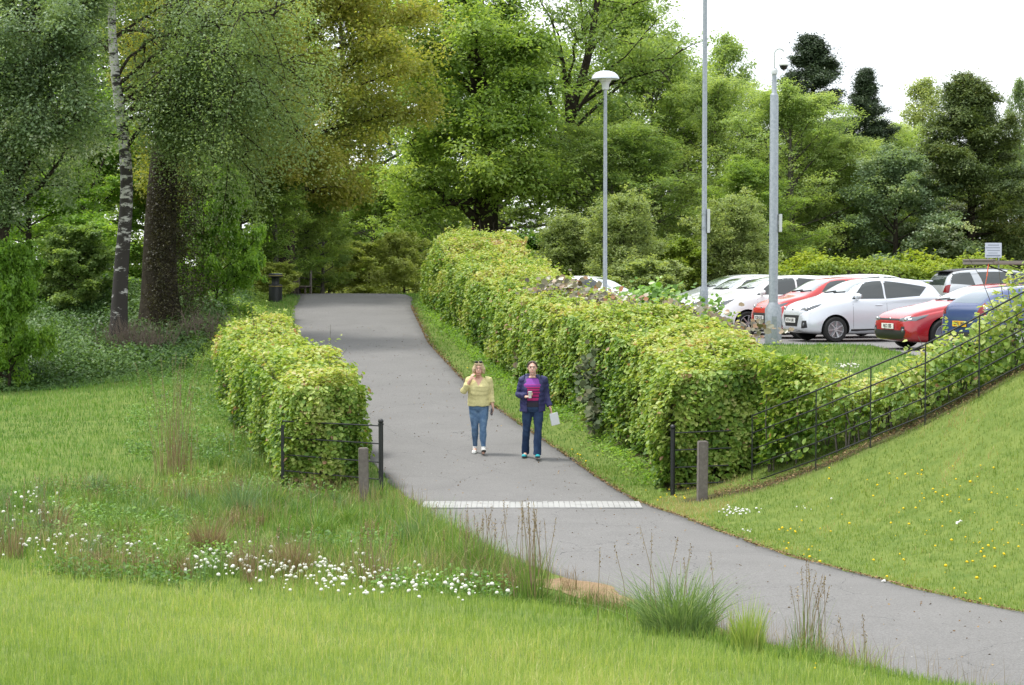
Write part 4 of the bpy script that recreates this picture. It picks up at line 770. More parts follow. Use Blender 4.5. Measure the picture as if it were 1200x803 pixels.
sapling('sycamore_seedling', 'grey-green large-leaved seedling on the hedge face above the walker in navy', [P3(618, 405, 46.5), P3(612, 425, 46.2), P3(616, 385, 46.8)], 'copper', 45, .15, (.12, .15, .18), 7, GS)

# ------------------------------------------------------------ grass and low growth
GR = {
 'lawn': leafmat('blade_lawn', [(0, (.14, .24, .05)), (.5, (.28, .385, .09)), (.85, (.41, .48, .14)), (1, (.54, .51, .26))], .4, .5, .3),
 'meadow': leafmat('blade_meadow', [(0, (.06, .14, .025)), (.5, (.125, .255, .04)), (.9, (.20, .33, .065)), (1, (.36, .35, .16))], .35, .5, .35),
 'rough': leafmat('blade_rough', [(0, (.05, .12, .025)), (.55, (.135, .25, .042)), (.85, (.25, .34, .08)), (1, (.48, .42, .22))], .35, .5, .35),
 'bank': leafmat('blade_bank', [(0, (.10, .18, .035)), (.5, (.195, .295, .055)), (.85, (.30, .36, .08)), (1, (.42, .35, .16))], .35, .5, .35),
 'blue': leafmat('blade_blue', [(0, (.07, .14, .05)), (.6, (.15, .25, .11)), (1, (.32, .41, .22))], .3, .4, .5),
 'tuft': leafmat('blade_tuft', [(0, (.08, .15, .05)), (.6, (.18, .28, .10)), (1, (.34, .42, .20))], .35, .45, .45),
 'dry': leafmat('blade_dry', [(0, (.13, .09, .05)), (.6, (.27, .20, .11)), (1, (.40, .33, .20))], .2, .7, .2),
}
def inpath(x, y, e=0.0): return (x > pL(y)+e) & (x < pR(y)-e) & (y < 108)
def hedge_mask(x, y):
    rl = np.interp(y, [q[1] for q in RH], [q[0] for q in RH]); a = (y > 33.9) & (y < 72) & (x > rl+.25) & (x < rl+1.9)
    ll = np.interp(y, [q[1] for q in LH], [q[0] for q in LH]); b = (y > 34.3) & (y < 50) & (x > ll+.25) & (x < ll+1.35); return a | b
def parkm(x, y): return ((y > 45.45) & (y < 75.1) & (x > np.interp(y, [45.5, 52, 62, 75], [3.6, 2.4, 1.0, -.2]))) | ((y > 39.55) & (y < 45.6) & (x > 7.95))
def scatter(rng, n, y0, y1, pw=1.5, wide=1.12):
    """roots spread over the view with a density falling with distance."""
    u = rng.uniform(size=n); e = 2-pw
    y = (y0**e+(y1**e-y0**e)*u)**(1/e) if abs(e) > 1e-6 else y0*(y1/y0)**u
    x = rng.uniform(-1, 1, n)*(y*.25*wide+1.0); return x, y
# rough zone: long grass in front of the left hedge and around the path's left edge
def rough_f(x, y):
    lo = np.interp(x, [-9, -6, -4, -2, 0, 1.2, 2.6, 4.2], [24.6, 24.6, 23.6, 23.2, 22.4, 20.4, 18.6, 16.9]); hi = np.interp(x, [-9, -6, -4.5, -3.5, -2.6], [31, 35, 47, 40, 33.5])+.0
    lo = lo+.55*fnoise(x, y, 0, 31, 1.1); f = sstep(-1.8, 1.3, y-lo)*(1-sstep(-1.5, 1.0, y-hi)); return f*(x < 6)*(x < pL(y)+.1)
rng = np.random.RandomState(50)
# foreground lawn
x, y = scatter(rng, 150000, 13.2, 26, 1.6); nf = np.clip(.5+.25*fnoise(x, y, 0, 23, .8)+.2*fnoise(x, y, 0, 24, 2.6), 0, 1)
k = ~inpath(x, y, .04) & (rough_f(x, y) < rng.uniform(size=len(x))) & ((x < pL(y)+.04)); x, y, nf = x[k], y[k], nf[k]
z = hgt(x, y); H = (.055+.075*rng.uniform(size=len(x))**1.3+.05*nf)*np.where(rng.uniform(size=len(x)) > .985, 1.8, 1); W = .0045*(y/16)**.8*rng.uniform(.7, 1.4, len(x))
T = np.clip(.32+.25*nf+.16*np.sin(x*.7+y*.5)+rng.normal(size=len(x))*.24+.25*(rng.uniform(size=len(x)) > .95), 0, 1)
tag(link('lawn_grass', grass_mesh('lawn_grass', np.c_[x, y, z], H, W, rng.normal(size=len(x))*.35, T, rng), GR['lawn']), 'light green grass of the near bank at the bottom of the picture', 'grass', kind='stuff')
# rough grass
x, y = scatter(rng, 230000, 16, 48, 1.7); f = rough_f(x, y); k = (f > rng.uniform(size=len(x))) & ~inpath(x, y, -.02) & ~hedge_mask(x, y) & (((x-.85)/.75)**2+((y-23.5)/1.15)**2 > .75+.5*rng.uniform(size=len(x))); x, y, f = x[k], y[k], f[k]
nf = np.clip(.5+.32*fnoise(x, y, 0, 21, 1.0)+.22*fnoise(x, y, 0, 22, 3.2), 0, 1.3); z = hgt(x, y); edge = np.clip((pL(y)-x)/.3, .4, 1)*(1+1.0*np.exp(-((pL(y)-x-.7)/.6)**2)*(y > 21)*(y < 31)*(.4+nf))
H = (.09+.20*rng.uniform(size=len(x))*(.3+nf))*edge*f**.5; W = .006*(y/20)**.7*rng.uniform(.7, 1.5, len(x)); T = np.clip(.35+.3*nf+rng.normal(size=len(x))*.2+.3*(rng.uniform(size=len(x)) > .94), 0, 1)
tag(link('rough_grass', grass_mesh('rough_grass', np.c_[x, y, z], H, W, rng.normal(size=len(x))*.4, T, rng), GR['rough']), 'longer rough grass between the near bank and the left hedge', 'grass', kind='stuff')
# far meadow and verges
x, y = scatter(rng, 340000, 24, 80, 1.5, 1.06); k = (rough_f(x, y) < rng.uniform(size=len(x))) & ~inpath(x, y, .03) & ~hedge_mask(x, y) & ~parkm(x, y) & ((x < pL(y)) | (y > 33.6)) & (dirtf(x, y) < rng.uniform(.2, 1.0, size=len(x)))
x, y = x[k], y[k]; nf = np.clip(.5+.25*fnoise(x, y, 0, 25, .5)+.2*fnoise(x, y, 0, 26, 1.9), 0, 1); z = hgt(x, y); H = (.035+.07*rng.uniform(size=len(x)))*(1+.5*nf)*np.where(((x > pR(y)) & (x < 3)) | (x > 3.5), .7, 1); W = .008*(y/30)**.9*rng.uniform(.7, 1.4, len(x))
T = np.clip(.3+.3*nf+rng.normal(size=len(x))*.2+.3*(rng.uniform(size=len(x)) > .97), 0, 1)
tag(link('meadow_grass', grass_mesh('meadow_grass', np.c_[x, y, z], H, W, rng.normal(size=len(x))*.4, T, rng), GR['meadow']), 'smooth green grass of the left meadow, the verges and the car park edge', 'grass', kind='stuff')
# right bank: short turf
x, y = scatter(rng, 430000, 13, 36, 1.5, 1.5); k = (x > pR(y)-.03) & (dirtf(x, y) < rng.uniform(.15, 1, size=len(x))) & ~hedge_mask(x, y); x, y = x[k], y[k]
nf = np.clip(.5+.25*fnoise(x, y, 0, 27, .9)+.2*fnoise(x, y, 0, 28, 3), 0, 1); z = hgt(x, y); dry = sstep(.3, 1.6, fnoise(x, y, 0, 29, 1.4)+.5*fnoise(x, y, 0, 30, 4))*(.35+.65*sstep(25, 30, y+x*.3))
H = (.025+.04*rng.uniform(size=len(x)))*(1+.6*nf); W = .006*(y/22)**.9*rng.uniform(.7, 1.4, len(x)); T = np.clip(.35+.25*nf+rng.normal(size=len(x))*.2+.75*dry+.3*(rng.uniform(size=len(x)) > .96), 0, 1)
tag(link('bank_grass', grass_mesh('bank_grass', np.c_[x, y, z], H, W, rng.normal(size=len(x))*.45, T, rng), GR['bank']), 'short turf on the right bank below the iron fence', 'grass', kind='stuff')
# nettles and brambles along the foot of the wood
LM['meadow_leaf'] = leafmat('leaf_meadow_weed', [(0, (.07, .15, .03)), (.5, (.13, .26, .045)), (1, (.24, .38, .08))], .4)
def lowgrowth(name, label, n, fx, lm, hgtf, ls, seed, kind='stuff'):
    rng = np.random.RandomState(seed); x, y = fx(rng, n); z = hgt(x, y); hh = hgtf(x, y, rng)
    C = []; per = 9
    for j in range(per): C.append(np.c_[x+rng.normal(size=n)*.09, y+rng.normal(size=n)*.09, z+hh*(j+.6)/per])
    C = np.concatenate(C); m_ = len(C); N = np.array([0, -.2, 1.])+rng.normal(size=(m_, 3))*.45; T = np.clip(rng.normal(size=m_)*.2+.45+np.tile(.18*np.sin(x*1.3+y), per), 0, 1)
    return tag(link(name, leaves(name, C, N, ls*rng.uniform(.6, 1.3, m_), T, rng, .55), LM[lm]), label, 'undergrowth', kind=kind)
def fx1(rng, n):
    y = rng.uniform(50.5, 66, n); x = -y*.27+rng.uniform(0, 1, n)*(y*.27-8.3+np.clip((y-60)*.0, 0, 1)); return x, y
lowgrowth('nettle_bank', 'blue-green nettles and brambles along the foot of the left wood', 8500, fx1, 'nettle', lambda x, y, r: (.35+.35*(.5+.5*np.sin(x*.9+y*.7)))*sstep(50.3, 53, y+.8*np.sin(x*.8))*r.uniform(.6, 1.2, len(x)), .11, 60)
def fx2(rng, n):
    y = rng.uniform(52, 71, n); x = pL(y)-1.0-np.abs(rng.normal(size=n))*1.0; k = (x < -7.0) & (np.hypot(x+7.85, y-67.5) > .6); return x[k], y[k]
def lg2():
    rng = np.random.RandomState(61); 
    x, y = fx2(rng, 2600); n = len(x); fxx = lambda r, m: (x, y); return lowgrowth('bank_weeds', 'weedy green growth on the bank between the left hedge and the litter bin', n, fxx, 'beech', lambda x, y, r: r.uniform(.1, .38, len(x))*np.clip((pL(y)-x-.9)*1.2, .2, 1), .09, 61)
lg2()
def fx3():
    rng = np.random.RandomState(62); n = 5200; y = rng.uniform(60, 84, n); x = -y*.27+rng.uniform(0, 1, n)*(y*.27-9.6); return x, y
x3, y3 = fx3(); lowgrowth('wood_undergrowth', 'green undergrowth on the floor of the left wood', len(x3), lambda r, m: (x3, y3), 'sycamore', lambda x, y, r: r.uniform(.3, 1.4, len(x))*(.6+.4*np.sin(x+y*.5)), .16, 62)
def fx4():
    rng = np.random.RandomState(63); n = 3000; y = rng.uniform(75.5, 98, n); x = rng.uniform(-9, 8, n); k = ~inpath(x, y, -.6); return x[k], y[k]
x3, y3 = fx4(); lowgrowth('crest_undergrowth', 'tangled green growth beyond the crest of the path', len(x3), lambda r, m: (x3, y3), 'laurel_pale', lambda x, y, r: r.uniform(.15, .75, len(x)), .13, 63)
def fx5():
    rng = np.random.RandomState(64); y = 33.6+rng.uniform(0, 1, 1500)**.8*36; x = np.interp(y, [q[1] for q in RH], [q[0] for q in RH])-.05+rng.normal(size=1500)*.16; return x, y
x3, y3 = fx5(); lowgrowth('hedge_foot_weeds', 'low weeds and ivy along the foot of the long right hedge', len(x3), lambda r, m: (x3, y3), 'sycamore', lambda x, y, r: r.uniform(.06, .24, len(x)), .07, 64)
# leaf litter along the right edge of the path and under the fence
rng = np.random.RandomState(65); n = 9000; y = rng.uniform(18, 66, n); e = np.abs(rng.normal(size=n))*.10; x = pR(y)+e-.06
y2 = rng.uniform(18, 60, 1400); x2 = pL(y2)+rng.uniform(0, 1, 1400)*(pR(y2)-pL(y2)); k = rng.uniform(size=1400) < .5; x = np.r_[x, x2[k]]; y = np.r_[y, y2[k]]
x4 = rng.uniform(3.2, 8.5, 2500); y4 = 31.9-(x4-3)*.42+rng.normal(size=2500)*.22+.4; x = np.r_[x, x4]; y = np.r_[y, y4]; n = len(x)
z = hgt(x, y)+.02+np.where(inpath(x, y), .028, 0.0); litter = leafmat('leaf_litter', [(0, (.08, .05, .03)), (.5, (.20, .13, .07)), (1, (.34, .25, .13))], .1, .8, .1)
tag(link('leaf_litter', leaves('leaf_litter', np.c_[x, y, z], np.array([0, 0, 1.])+rng.normal(size=(n, 3))*.4, rng.uniform(.018, .045, n), rng.uniform(size=n), rng, .7), litter), 'brown leaf litter along the right edge of the path and under the fence', 'leaf litter', kind='stuff')
# pale straw and broad weeds scattered in the rough strip
rng = np.random.RandomState(66); x, y = scatter(rng, 90000, 17, 46, 1.6); f = rough_f(x, y); cl = fnoise(x, y, 0, 3, 1.5)+.5*fnoise(x, y, 0, 4, 4); k = (f > .5) & (cl > .35+rng.uniform(size=len(x))*.8) & ~inpath(x, y, -.1) & ~hedge_mask(x, y); x, y = x[k], y[k]; z = hgt(x, y); n = len(x)
tag(link('straw_grass', grass_mesh('straw_grass', np.c_[x, y, z], rng.uniform(.18, .5, n), .0045*(y/22)**.7*np.ones(n), rng.normal(size=n)*.45, rng.uniform(size=n), rng), GR['dry']), 'dry straw-coloured stems scattered through the rough grass', 'grass', kind='stuff')
rng = np.random.RandomState(67); x, y = scatter(rng, 26000, 20, 52, 1.4); f = rough_f(x, y); hl_ = np.interp(y, [33, 50], [-4.0, -7.1]); near = (y > 32) & (x < hl_+.2) & (x > hl_-2.2); cl = fnoise(x, y, 0, 8, 1.1); k = (((f > .5) & (cl > .9)) | (near & (cl > -.3))) & ~inpath(x, y, -.2) & ~hedge_mask(x, y); x5, y5 = x[k], y[k]
lowgrowth('meadow_weeds', 'leafy green weeds in the rough grass and along the left hedge foot', len(x5), lambda r, m: (x5, y5), 'meadow_leaf', lambda x, y, r: r.uniform(.08, .30, len(x)), .06, 68)
# flowers
def flowers(name, label, P, size, col, seed, stem=.18, petals=True):
    rng = np.random.RandomState(seed); V = []; Fc = []; off = 0; n = len(P)
    k = 7; th = np.arange(k)*2*math.pi/k
    for p in P:
        s = size*rng.uniform(.5, 1.5); a, b_ = rng.normal()*.45, rng.normal()*.45-.35; h_ = stem*rng.uniform(.6, 1.2)
        c = np.array([p[0], p[1], p[2]+h_]); X = unit(np.array([1, 0, -a])); Yv = unit(np.cross(unit(np.array([a, b_, 1.])), X)); Nn = np.cross(X, Yv)
        ring = c+(X[None]*np.cos(th)[:, None]+Yv[None]*np.sin(th)[:, None])*s*.5; ring2 = c+Nn*s*.32+(X[None]*np.cos(th)[:, None]+Yv[None]*np.sin(th)[:, None])*s*.3
        V.append(np.r_[[c-Nn*s*.22], ring, ring2, [c+Nn*s*.42]]); 
        for q in range(k):
            r_ = (q+1) % k; Fc += [(off, off+1+r_, off+1+q), (off+1+q, off+1+r_, off+1+k+q), (off+1+r_, off+1+k+r_, off+1+k+q), (off+1+k+q, off+1+k+r_, off+2*k+1)]
        off += 2*k+2
    o = tag(link(name, npmesh(name, np.concatenate(V), np.array(Fc), True), mat(name+'_petal', col, .8, spec=.2)), label, 'flowers', kind='stuff'); return o
def fl_pts(rng, clusters):
    P = []
    for px, py, n, sx, sy in clusters:
        for _ in range(n):
            a, b_ = px+rng.normal()*sx, py+rng.normal()*sy; 
            # drop the sight line on to the ground
            o = Vector((0, 0, CAMZ)); d = (at(a, b_, 10)-o); lo, hi = 1.4, 8.
            for _i in range(24):
                m_ = (lo+hi)/2; q = o+d*m_
                if q.z-.15 > hz(q.x, q.y): lo = m_
                else: hi = m_
            q = o+d*hi; P.append((q.x, q.y, q.z-.16))
    return P
rng = np.random.RandomState(70)
P = fl_pts(rng, [(300, 662, 90, 38, 9), (380, 672, 110, 40, 10), (470, 680, 70, 40, 9), (540, 684, 24, 14, 8), (90, 636, 50, 40, 7), (40, 638, 16, 20, 5), (150, 640, 14, 15, 6), (30, 582, 22, 22, 6), (50, 605, 8, 10, 3), (245, 655, 22, 18, 6), (10, 600, 6, 10, 4), (300, 650, 10, 60, 12), (600, 690, 6, 20, 4)])
flowers('white_flowers', 'drift of small white flowers across the rough grass', P, .040, (.66, .66, .58), 71)
P = fl_pts(rng, [(440, 650, 12, 30, 12), (975, 575, 1, 1, 1), (864, 590, 45, 10, 2.2), (875, 612, 6, 5, 1), (1125, 602, 7, 5, 2), (1035, 671, 4, 3, 1), (945, 587, 4, 6, 1), (1010, 430, 0, 1, 1)])
P = [(a, b_, hz(a, b_)) for a, b_, c in P]; flowers('daisies', 'small white daisies in the short turf by the wooden bollard', P, .03, (.70, .70, .66), 72, .05)
# white blossom scraps on the grass by the cars
P = fl_pts(rng, [(992, 421, 34, 10, 2), (975, 427, 10, 9, 1.5)]); P = [(a, b_, hz(a, b_)) for a, b_, c in P]; flowers('daisy_patch', 'pale patch of daisies on the grass below the silver car', P, .038, (.6, .6, .52), 73, .04)
P = fl_pts(rng, [(1120, 580, 26, 55, 22), (1000, 610, 16, 60, 25), (925, 612, 10, 8, 5), (1150, 625, 22, 30, 12), (1080, 560, 24, 50, 14), (780, 572, 12, 16, 5), (1000, 650, 12, 60, 20), (1110, 655, 10, 40, 20), (1140, 690, 6, 30, 8), (320, 590, 5, 60, 30), (985, 762, 1, 1, 1), (955, 765, 2, 6, 3), (560, 455, 6, 20, 30), (690, 530, 8, 16, 8), (1100, 400, 5, 30, 5)])
P = [(a, b_, hz(a, b_)) for a, b_, c in P if not inpath(np.array([a]), np.array([b_]))[0]]; flowers('dandelions', 'yellow dandelions dotted over the right bank and verges', P, .031, (.66, .48, .02), 74, .05)
# unnumbered smaller clumps through the rough strip
for key, nm, lab, cnt, sd, hh in (('rough', 'clumpy_grass', 'small dense green grass clumps through the rough strip', 300, 101, .30), ('blue', 'bluish_grass', 'small bluish grass clumps through the rough strip', 120, 102, .34), ('dry', 'withered_grass', 'small withered brown grass clumps through the rough strip', 90, 103, .38)):
    rng = np.random.RandomState(sd); x, y = scatter(rng, cnt*9, 18, 47, 1.4); k = (rough_f(x, y) > .75) & ~inpath(x, y, -.15) & ~hedge_mask(x, y) & (fnoise(x, y, 0, sd, 1.2) > .1); x, y = x[k][:cnt], y[k][:cnt]; pb = 60
    I = np.repeat(np.arange(len(x)), pb); m_ = len(I); rr_ = rng.uniform(.5, 1.3, len(x))[I]; a = rng.uniform(0, 6.28, m_); r = .13*rr_*rng.uniform(size=m_)**.6; xx, yy_ = x[I]+np.cos(a)*r, y[I]+np.sin(a)*r
    tag(link(nm, grass_mesh(nm, np.c_[xx, yy_, hgt(xx, yy_)], hh*rr_*rng.uniform(.35, 1.1, m_), .006*(yy_/22)**.6, rng.normal(size=m_)*.55, np.clip(rng.normal(size=m_)*.22+.45, 0, 1), rng), GR[key]), lab, 'grass', kind='stuff')
# tussocks
def tussock(name, label, px, py, hpx, wpx, key, n, seed, group=None, heads=None, spread=.45, bw=.007):
    rng = np.random.RandomState(seed); g = fl_pts(rng, [(px, py, 1, .01, .01)])[0]; x0, y0 = g[0], g[1]; z0 = hz(x0, y0); Hh = 1.3*hpx/F*y0; Rw = wpx/F*y0/2; n = int(n*1.5)
    a = rng.uniform(0, 2*math.pi, n); r = Rw*.62*rng.uniform(size=n)**.7; Pt = np.c_[np.cos(a)*r, np.sin(a)*r*.7, np.zeros(n)-.02]
    H = Hh*(.18+.92*rng.beta(1.6, 1.9, n))*(1-.35*(r/Rw)); ln = (.15+np.abs(rng.normal(size=n)))*spread*np.clip(Rw/Hh*1.6, .5, 2)
    B = []
    for s in range(n):
        out = np.array([Pt[s, 0], Pt[s, 1], 0])+rng.normal(size=3)*np.array([.3, .3, 0])*Rw*.5; out = out/(np.linalg.norm(out)+1e-6)
        s_ = np.linspace(0, 1, 6)[:, None]; up = np.array([0, 0, 1.]); Q = Pt[s]+up*H[s]*(s_-.18*ln[s]*s_**3)+out*H[s]*ln[s]*(s_**1.8); B.append(Q)
    B = np.array(B); wv = np.array([1., 0, 0])[None, None]*np.ones_like(B); ang = rng.uniform(-1, 1, n); wv = np.stack([np.cos(ang), np.sin(ang), np.zeros(n)], -1)[:, None, :]; wd = (bw*rng.uniform(.6, 1.3, n))[:, None, None]*np.array([1, .95, .85, .65, .4, .06])[None, :, None]
    V = np.concatenate([B-wv*wd*.5, B+wv*wd*.5], 1).reshape(-1, 3); o = (np.arange(n)*12)[:, None, None]; q = np.arange(5)[None, :, None]; Fc = (o+np.concatenate([q, q+1, q+7, q+6], -1)).reshape(-1, 4)
    T = np.repeat(np.clip(rng.normal(size=n)*.22+.5, 0, 1), 5); me = npmesh('blades', V, Fc, tint=T)
    t = thing(name, label, 'grass clump', (x0, y0, z0), group=group); link('blades', me, GR[key], t)
    if heads:
        polys = []; C = []
        for s in range(heads):
            a_ = rng.uniform(0, 6.28); lean = rng.uniform(.02, .22); h_ = Hh*rng.uniform(.8, 1.25); e = np.array([math.cos(a_)*lean*h_, math.sin(a_)*lean*h_*.5, h_]); b0 = np.array([rng.normal()*Rw*.4, rng.normal()*Rw*.2, 0])
            polys.append(([b0, b0+e*np.array([.35, .35, .55]), b0+e], [.0035, .003, .0018])); 
            for w_ in np.linspace(.78, 1, 14): C.append(b0+e*w_+rng.normal(size=3)*.008)
        link('seed_stalks', tubes('seed_stalks', polys, 4), M_stalk, t); C = np.array(C)
        tag(link('seed_heads', leaves('seed_heads', C, rng.normal(size=C.shape), .022*np.ones(len(C)), rng.uniform(size=len(C)), rng, .5, np.tile([0, 0, 1.], (len(C), 1))+rng.normal(size=C.shape)*.4), GR['dry'], t), kind='stuff')
M_stalk = mat('dry_stalk', (.24, .18, .10), .8)
GT = 'grass tussocks in the rough strip'
TU = [
 ('large blue-green tussock at the left edge of the path, biggest of the foreground clumps', 795, 724, 80, 135, 'tuft', 560, 8, .6, .009),
 ('yellow-green tuft just right of the large blue-green tussock', 877, 744, 62, 62, 'lawn', 260, 0, .35, .007),
 ('thin upright grasses with dark seed heads near the lower right', 945, 752, 72, 60, 'rough', 60, 14, .3, .006),
 ('wispy grasses overlapping the bottom right of the path', 1010, 772, 46, 90, 'lawn', 60, 3, .3, .006),
 ('brown rush tussock left of centre, darkest of the dry clumps', 245, 636, 52, 66, 'dry', 300, 0, .5, .007),
 ('brown rush tussock above the drift of white flowers', 342, 658, 46, 72, 'dry', 210, 6, .5, .007),
 ('tall dry stalks standing in front of the left end of the meadow hedge', 206, 548, 92, 80, 'dry', 90, 26, .25, .006),
 ('green tussock in front of the left iron post', 282, 592, 46, 56, 'blue', 240, 0, .5, .008),
 ('green tussock below the meadow, left of the tall dry stalks', 112, 566, 28, 46, 'blue', 130, 0, .5, .008),
 ('green tussock over the left end of the pale paved strip', 486, 628, 44, 52, 'blue', 240, 2, .5, .007),
 ('rough grass clump with dry heads in the middle of the path edge', 560, 660, 52, 90, 'rough', 260, 22, .45, .007),
 ('dry seed stalks leaning over the path beside the orange bare ground', 625, 690, 78, 70, 'rough', 110, 22, .35, .006),
 ('pale brown tussock at the left edge by the upper white flowers', 62, 608, 44, 60, 'dry', 120, 4, .5, .007),
 ('green tussock at the left of the upper rough strip', 140, 624, 40, 66, 'rough', 220, 0, .5, .008),
 ('tussock at the foot of the ball-topped railing post', 370, 612, 34, 70, 'rough', 220, 3, .5, .007),
 ('brown stalks close to the left corner of the picture edge', 12, 640, 60, 50, 'dry', 60, 8, .3, .006),
 ('dark dock-like stalks in the drift of white flowers', 292, 668, 60, 34, 'dry', 40, 8, .3, .006),
 ('lush green clump on the hedge foot left of the iron railing', 318, 582, 30, 46, 'rough', 200, 0, .5, .008),
 ('thin dry stalks rising over the white flowers near the path', 440, 672, 50, 80, 'dry', 60, 16, .35, .006),
 ('green clump just left of the ball-topped railing post base', 404, 600, 26, 50, 'rough', 180, 0, .5, .008),
]
for i, (lab, px, py, hp, wp, key, n, hd, sp, bw) in enumerate(TU): tussock('grass_tussock', lab, px, py, hp, wp, key, n, 80+i, GT, hd, sp, bw)
# brushwood at the foot of the massive trunk
def twiggy(label, px, py, Yd, wpx, hpx, n, seed):
    rng = np.random.RandomState(seed); g = at(px, py, Yd); z0 = hz(g.x, Yd); polys = []
    for _ in range(n):
        b0 = np.array([rng.normal()*wpx/F*Yd*.3, rng.normal()*.25, 0]); h_ = hpx/F*Yd*rng.uniform(.5, 1.1); a = rng.normal(size=2)*.35; e = b0+np.array([a[0]*h_, a[1]*h_, h_]); polys.append(([b0, (b0+e)/2+rng.normal(size=3)*.05, e], [.008, .006, .003]))
        for _j in range(3): q = b0+(e-b0)*rng.uniform(.4, .9); polys.append(([q, q+rng.normal(size=3)*.12+[0, 0, .15]], [.004, .002]))
    t = tag(link('dead_brush', tubes('dead_brush', polys, 4), M_brush, None, (g.x, Yd, z0)), label, 'dead brush', 'dead brush at the wood edge')
M_brush = mat('dead_brush', (.15, .115, .09), .9)
twiggy('tangle of grey-brown dead stems below the massive dark trunk', 160, 385, 54.5, 70, 42, 170, 91)
twiggy('smaller spray of grey-brown dead stems between the trunk and the sycamore bush', 235, 372, 56, 40, 40, 80, 92)
# ------------------------------------------------------------ cars
def paint(name, col, metal=.0, rough=.25): return mat(name, col, rough, metal, .5, coat=.8)
M_glass = mat('car_glass', (.03, .038, .038), .04, 0, .85); M_trim = mat('black_trim', (.02, .02, .022), .55); M_tyre = mat('tyre_rubber', (.018, .018, .018), .85)
M_rim = mat('alloy', (.55, .56, .58), .3, .6); M_lamp = mat('headlamp_glass', (.16, .17, .18), .08, .5, .8); M_ws = mat('windscreen_glass', (.16, .20, .21), .03, .45, 1.0, coat=1); M_tail = mat('tail_lamp', (.16, .01, .012), .15); M_plate_w = mat('plate_white', (.75, .75, .72), .5); M_plate_y = mat('plate_yellow', (.72, .42, .02), .5)  # windscreen colour is paler than the side glass, imitating bright sky reflection
M_ink = mat('plate_ink', (.02, .02, .02), .6); M_arch = mat('wheel_arch', (.01, .01, .01), .9); M_chrome = mat('chrome', (.6, .6, .6), .15, .9); M_seam = mat('panel_seam', (.05, .05, .055), .7)
def evaluated(o):
    dg = bpy.context.evaluated_depsgraph_get(); return bpy.data.meshes.new_from_object(o.evaluated_get(dg))
def text_mesh(txt, size):
    cu = bpy.data.curves.new('t', 'FONT'); cu.body = txt; cu.size = size; cu.align_x = 'CENTER'; cu.align_y = 'CENTER'; cu.extrude = .001; cu.resolution_u = 2; cu.offset = .003
    o = bpy.data.objects.new('t', cu); COL.objects.link(o); me = evaluated(o); bpy.data.objects.remove(o); bpy.data.curves.remove(cu); return me
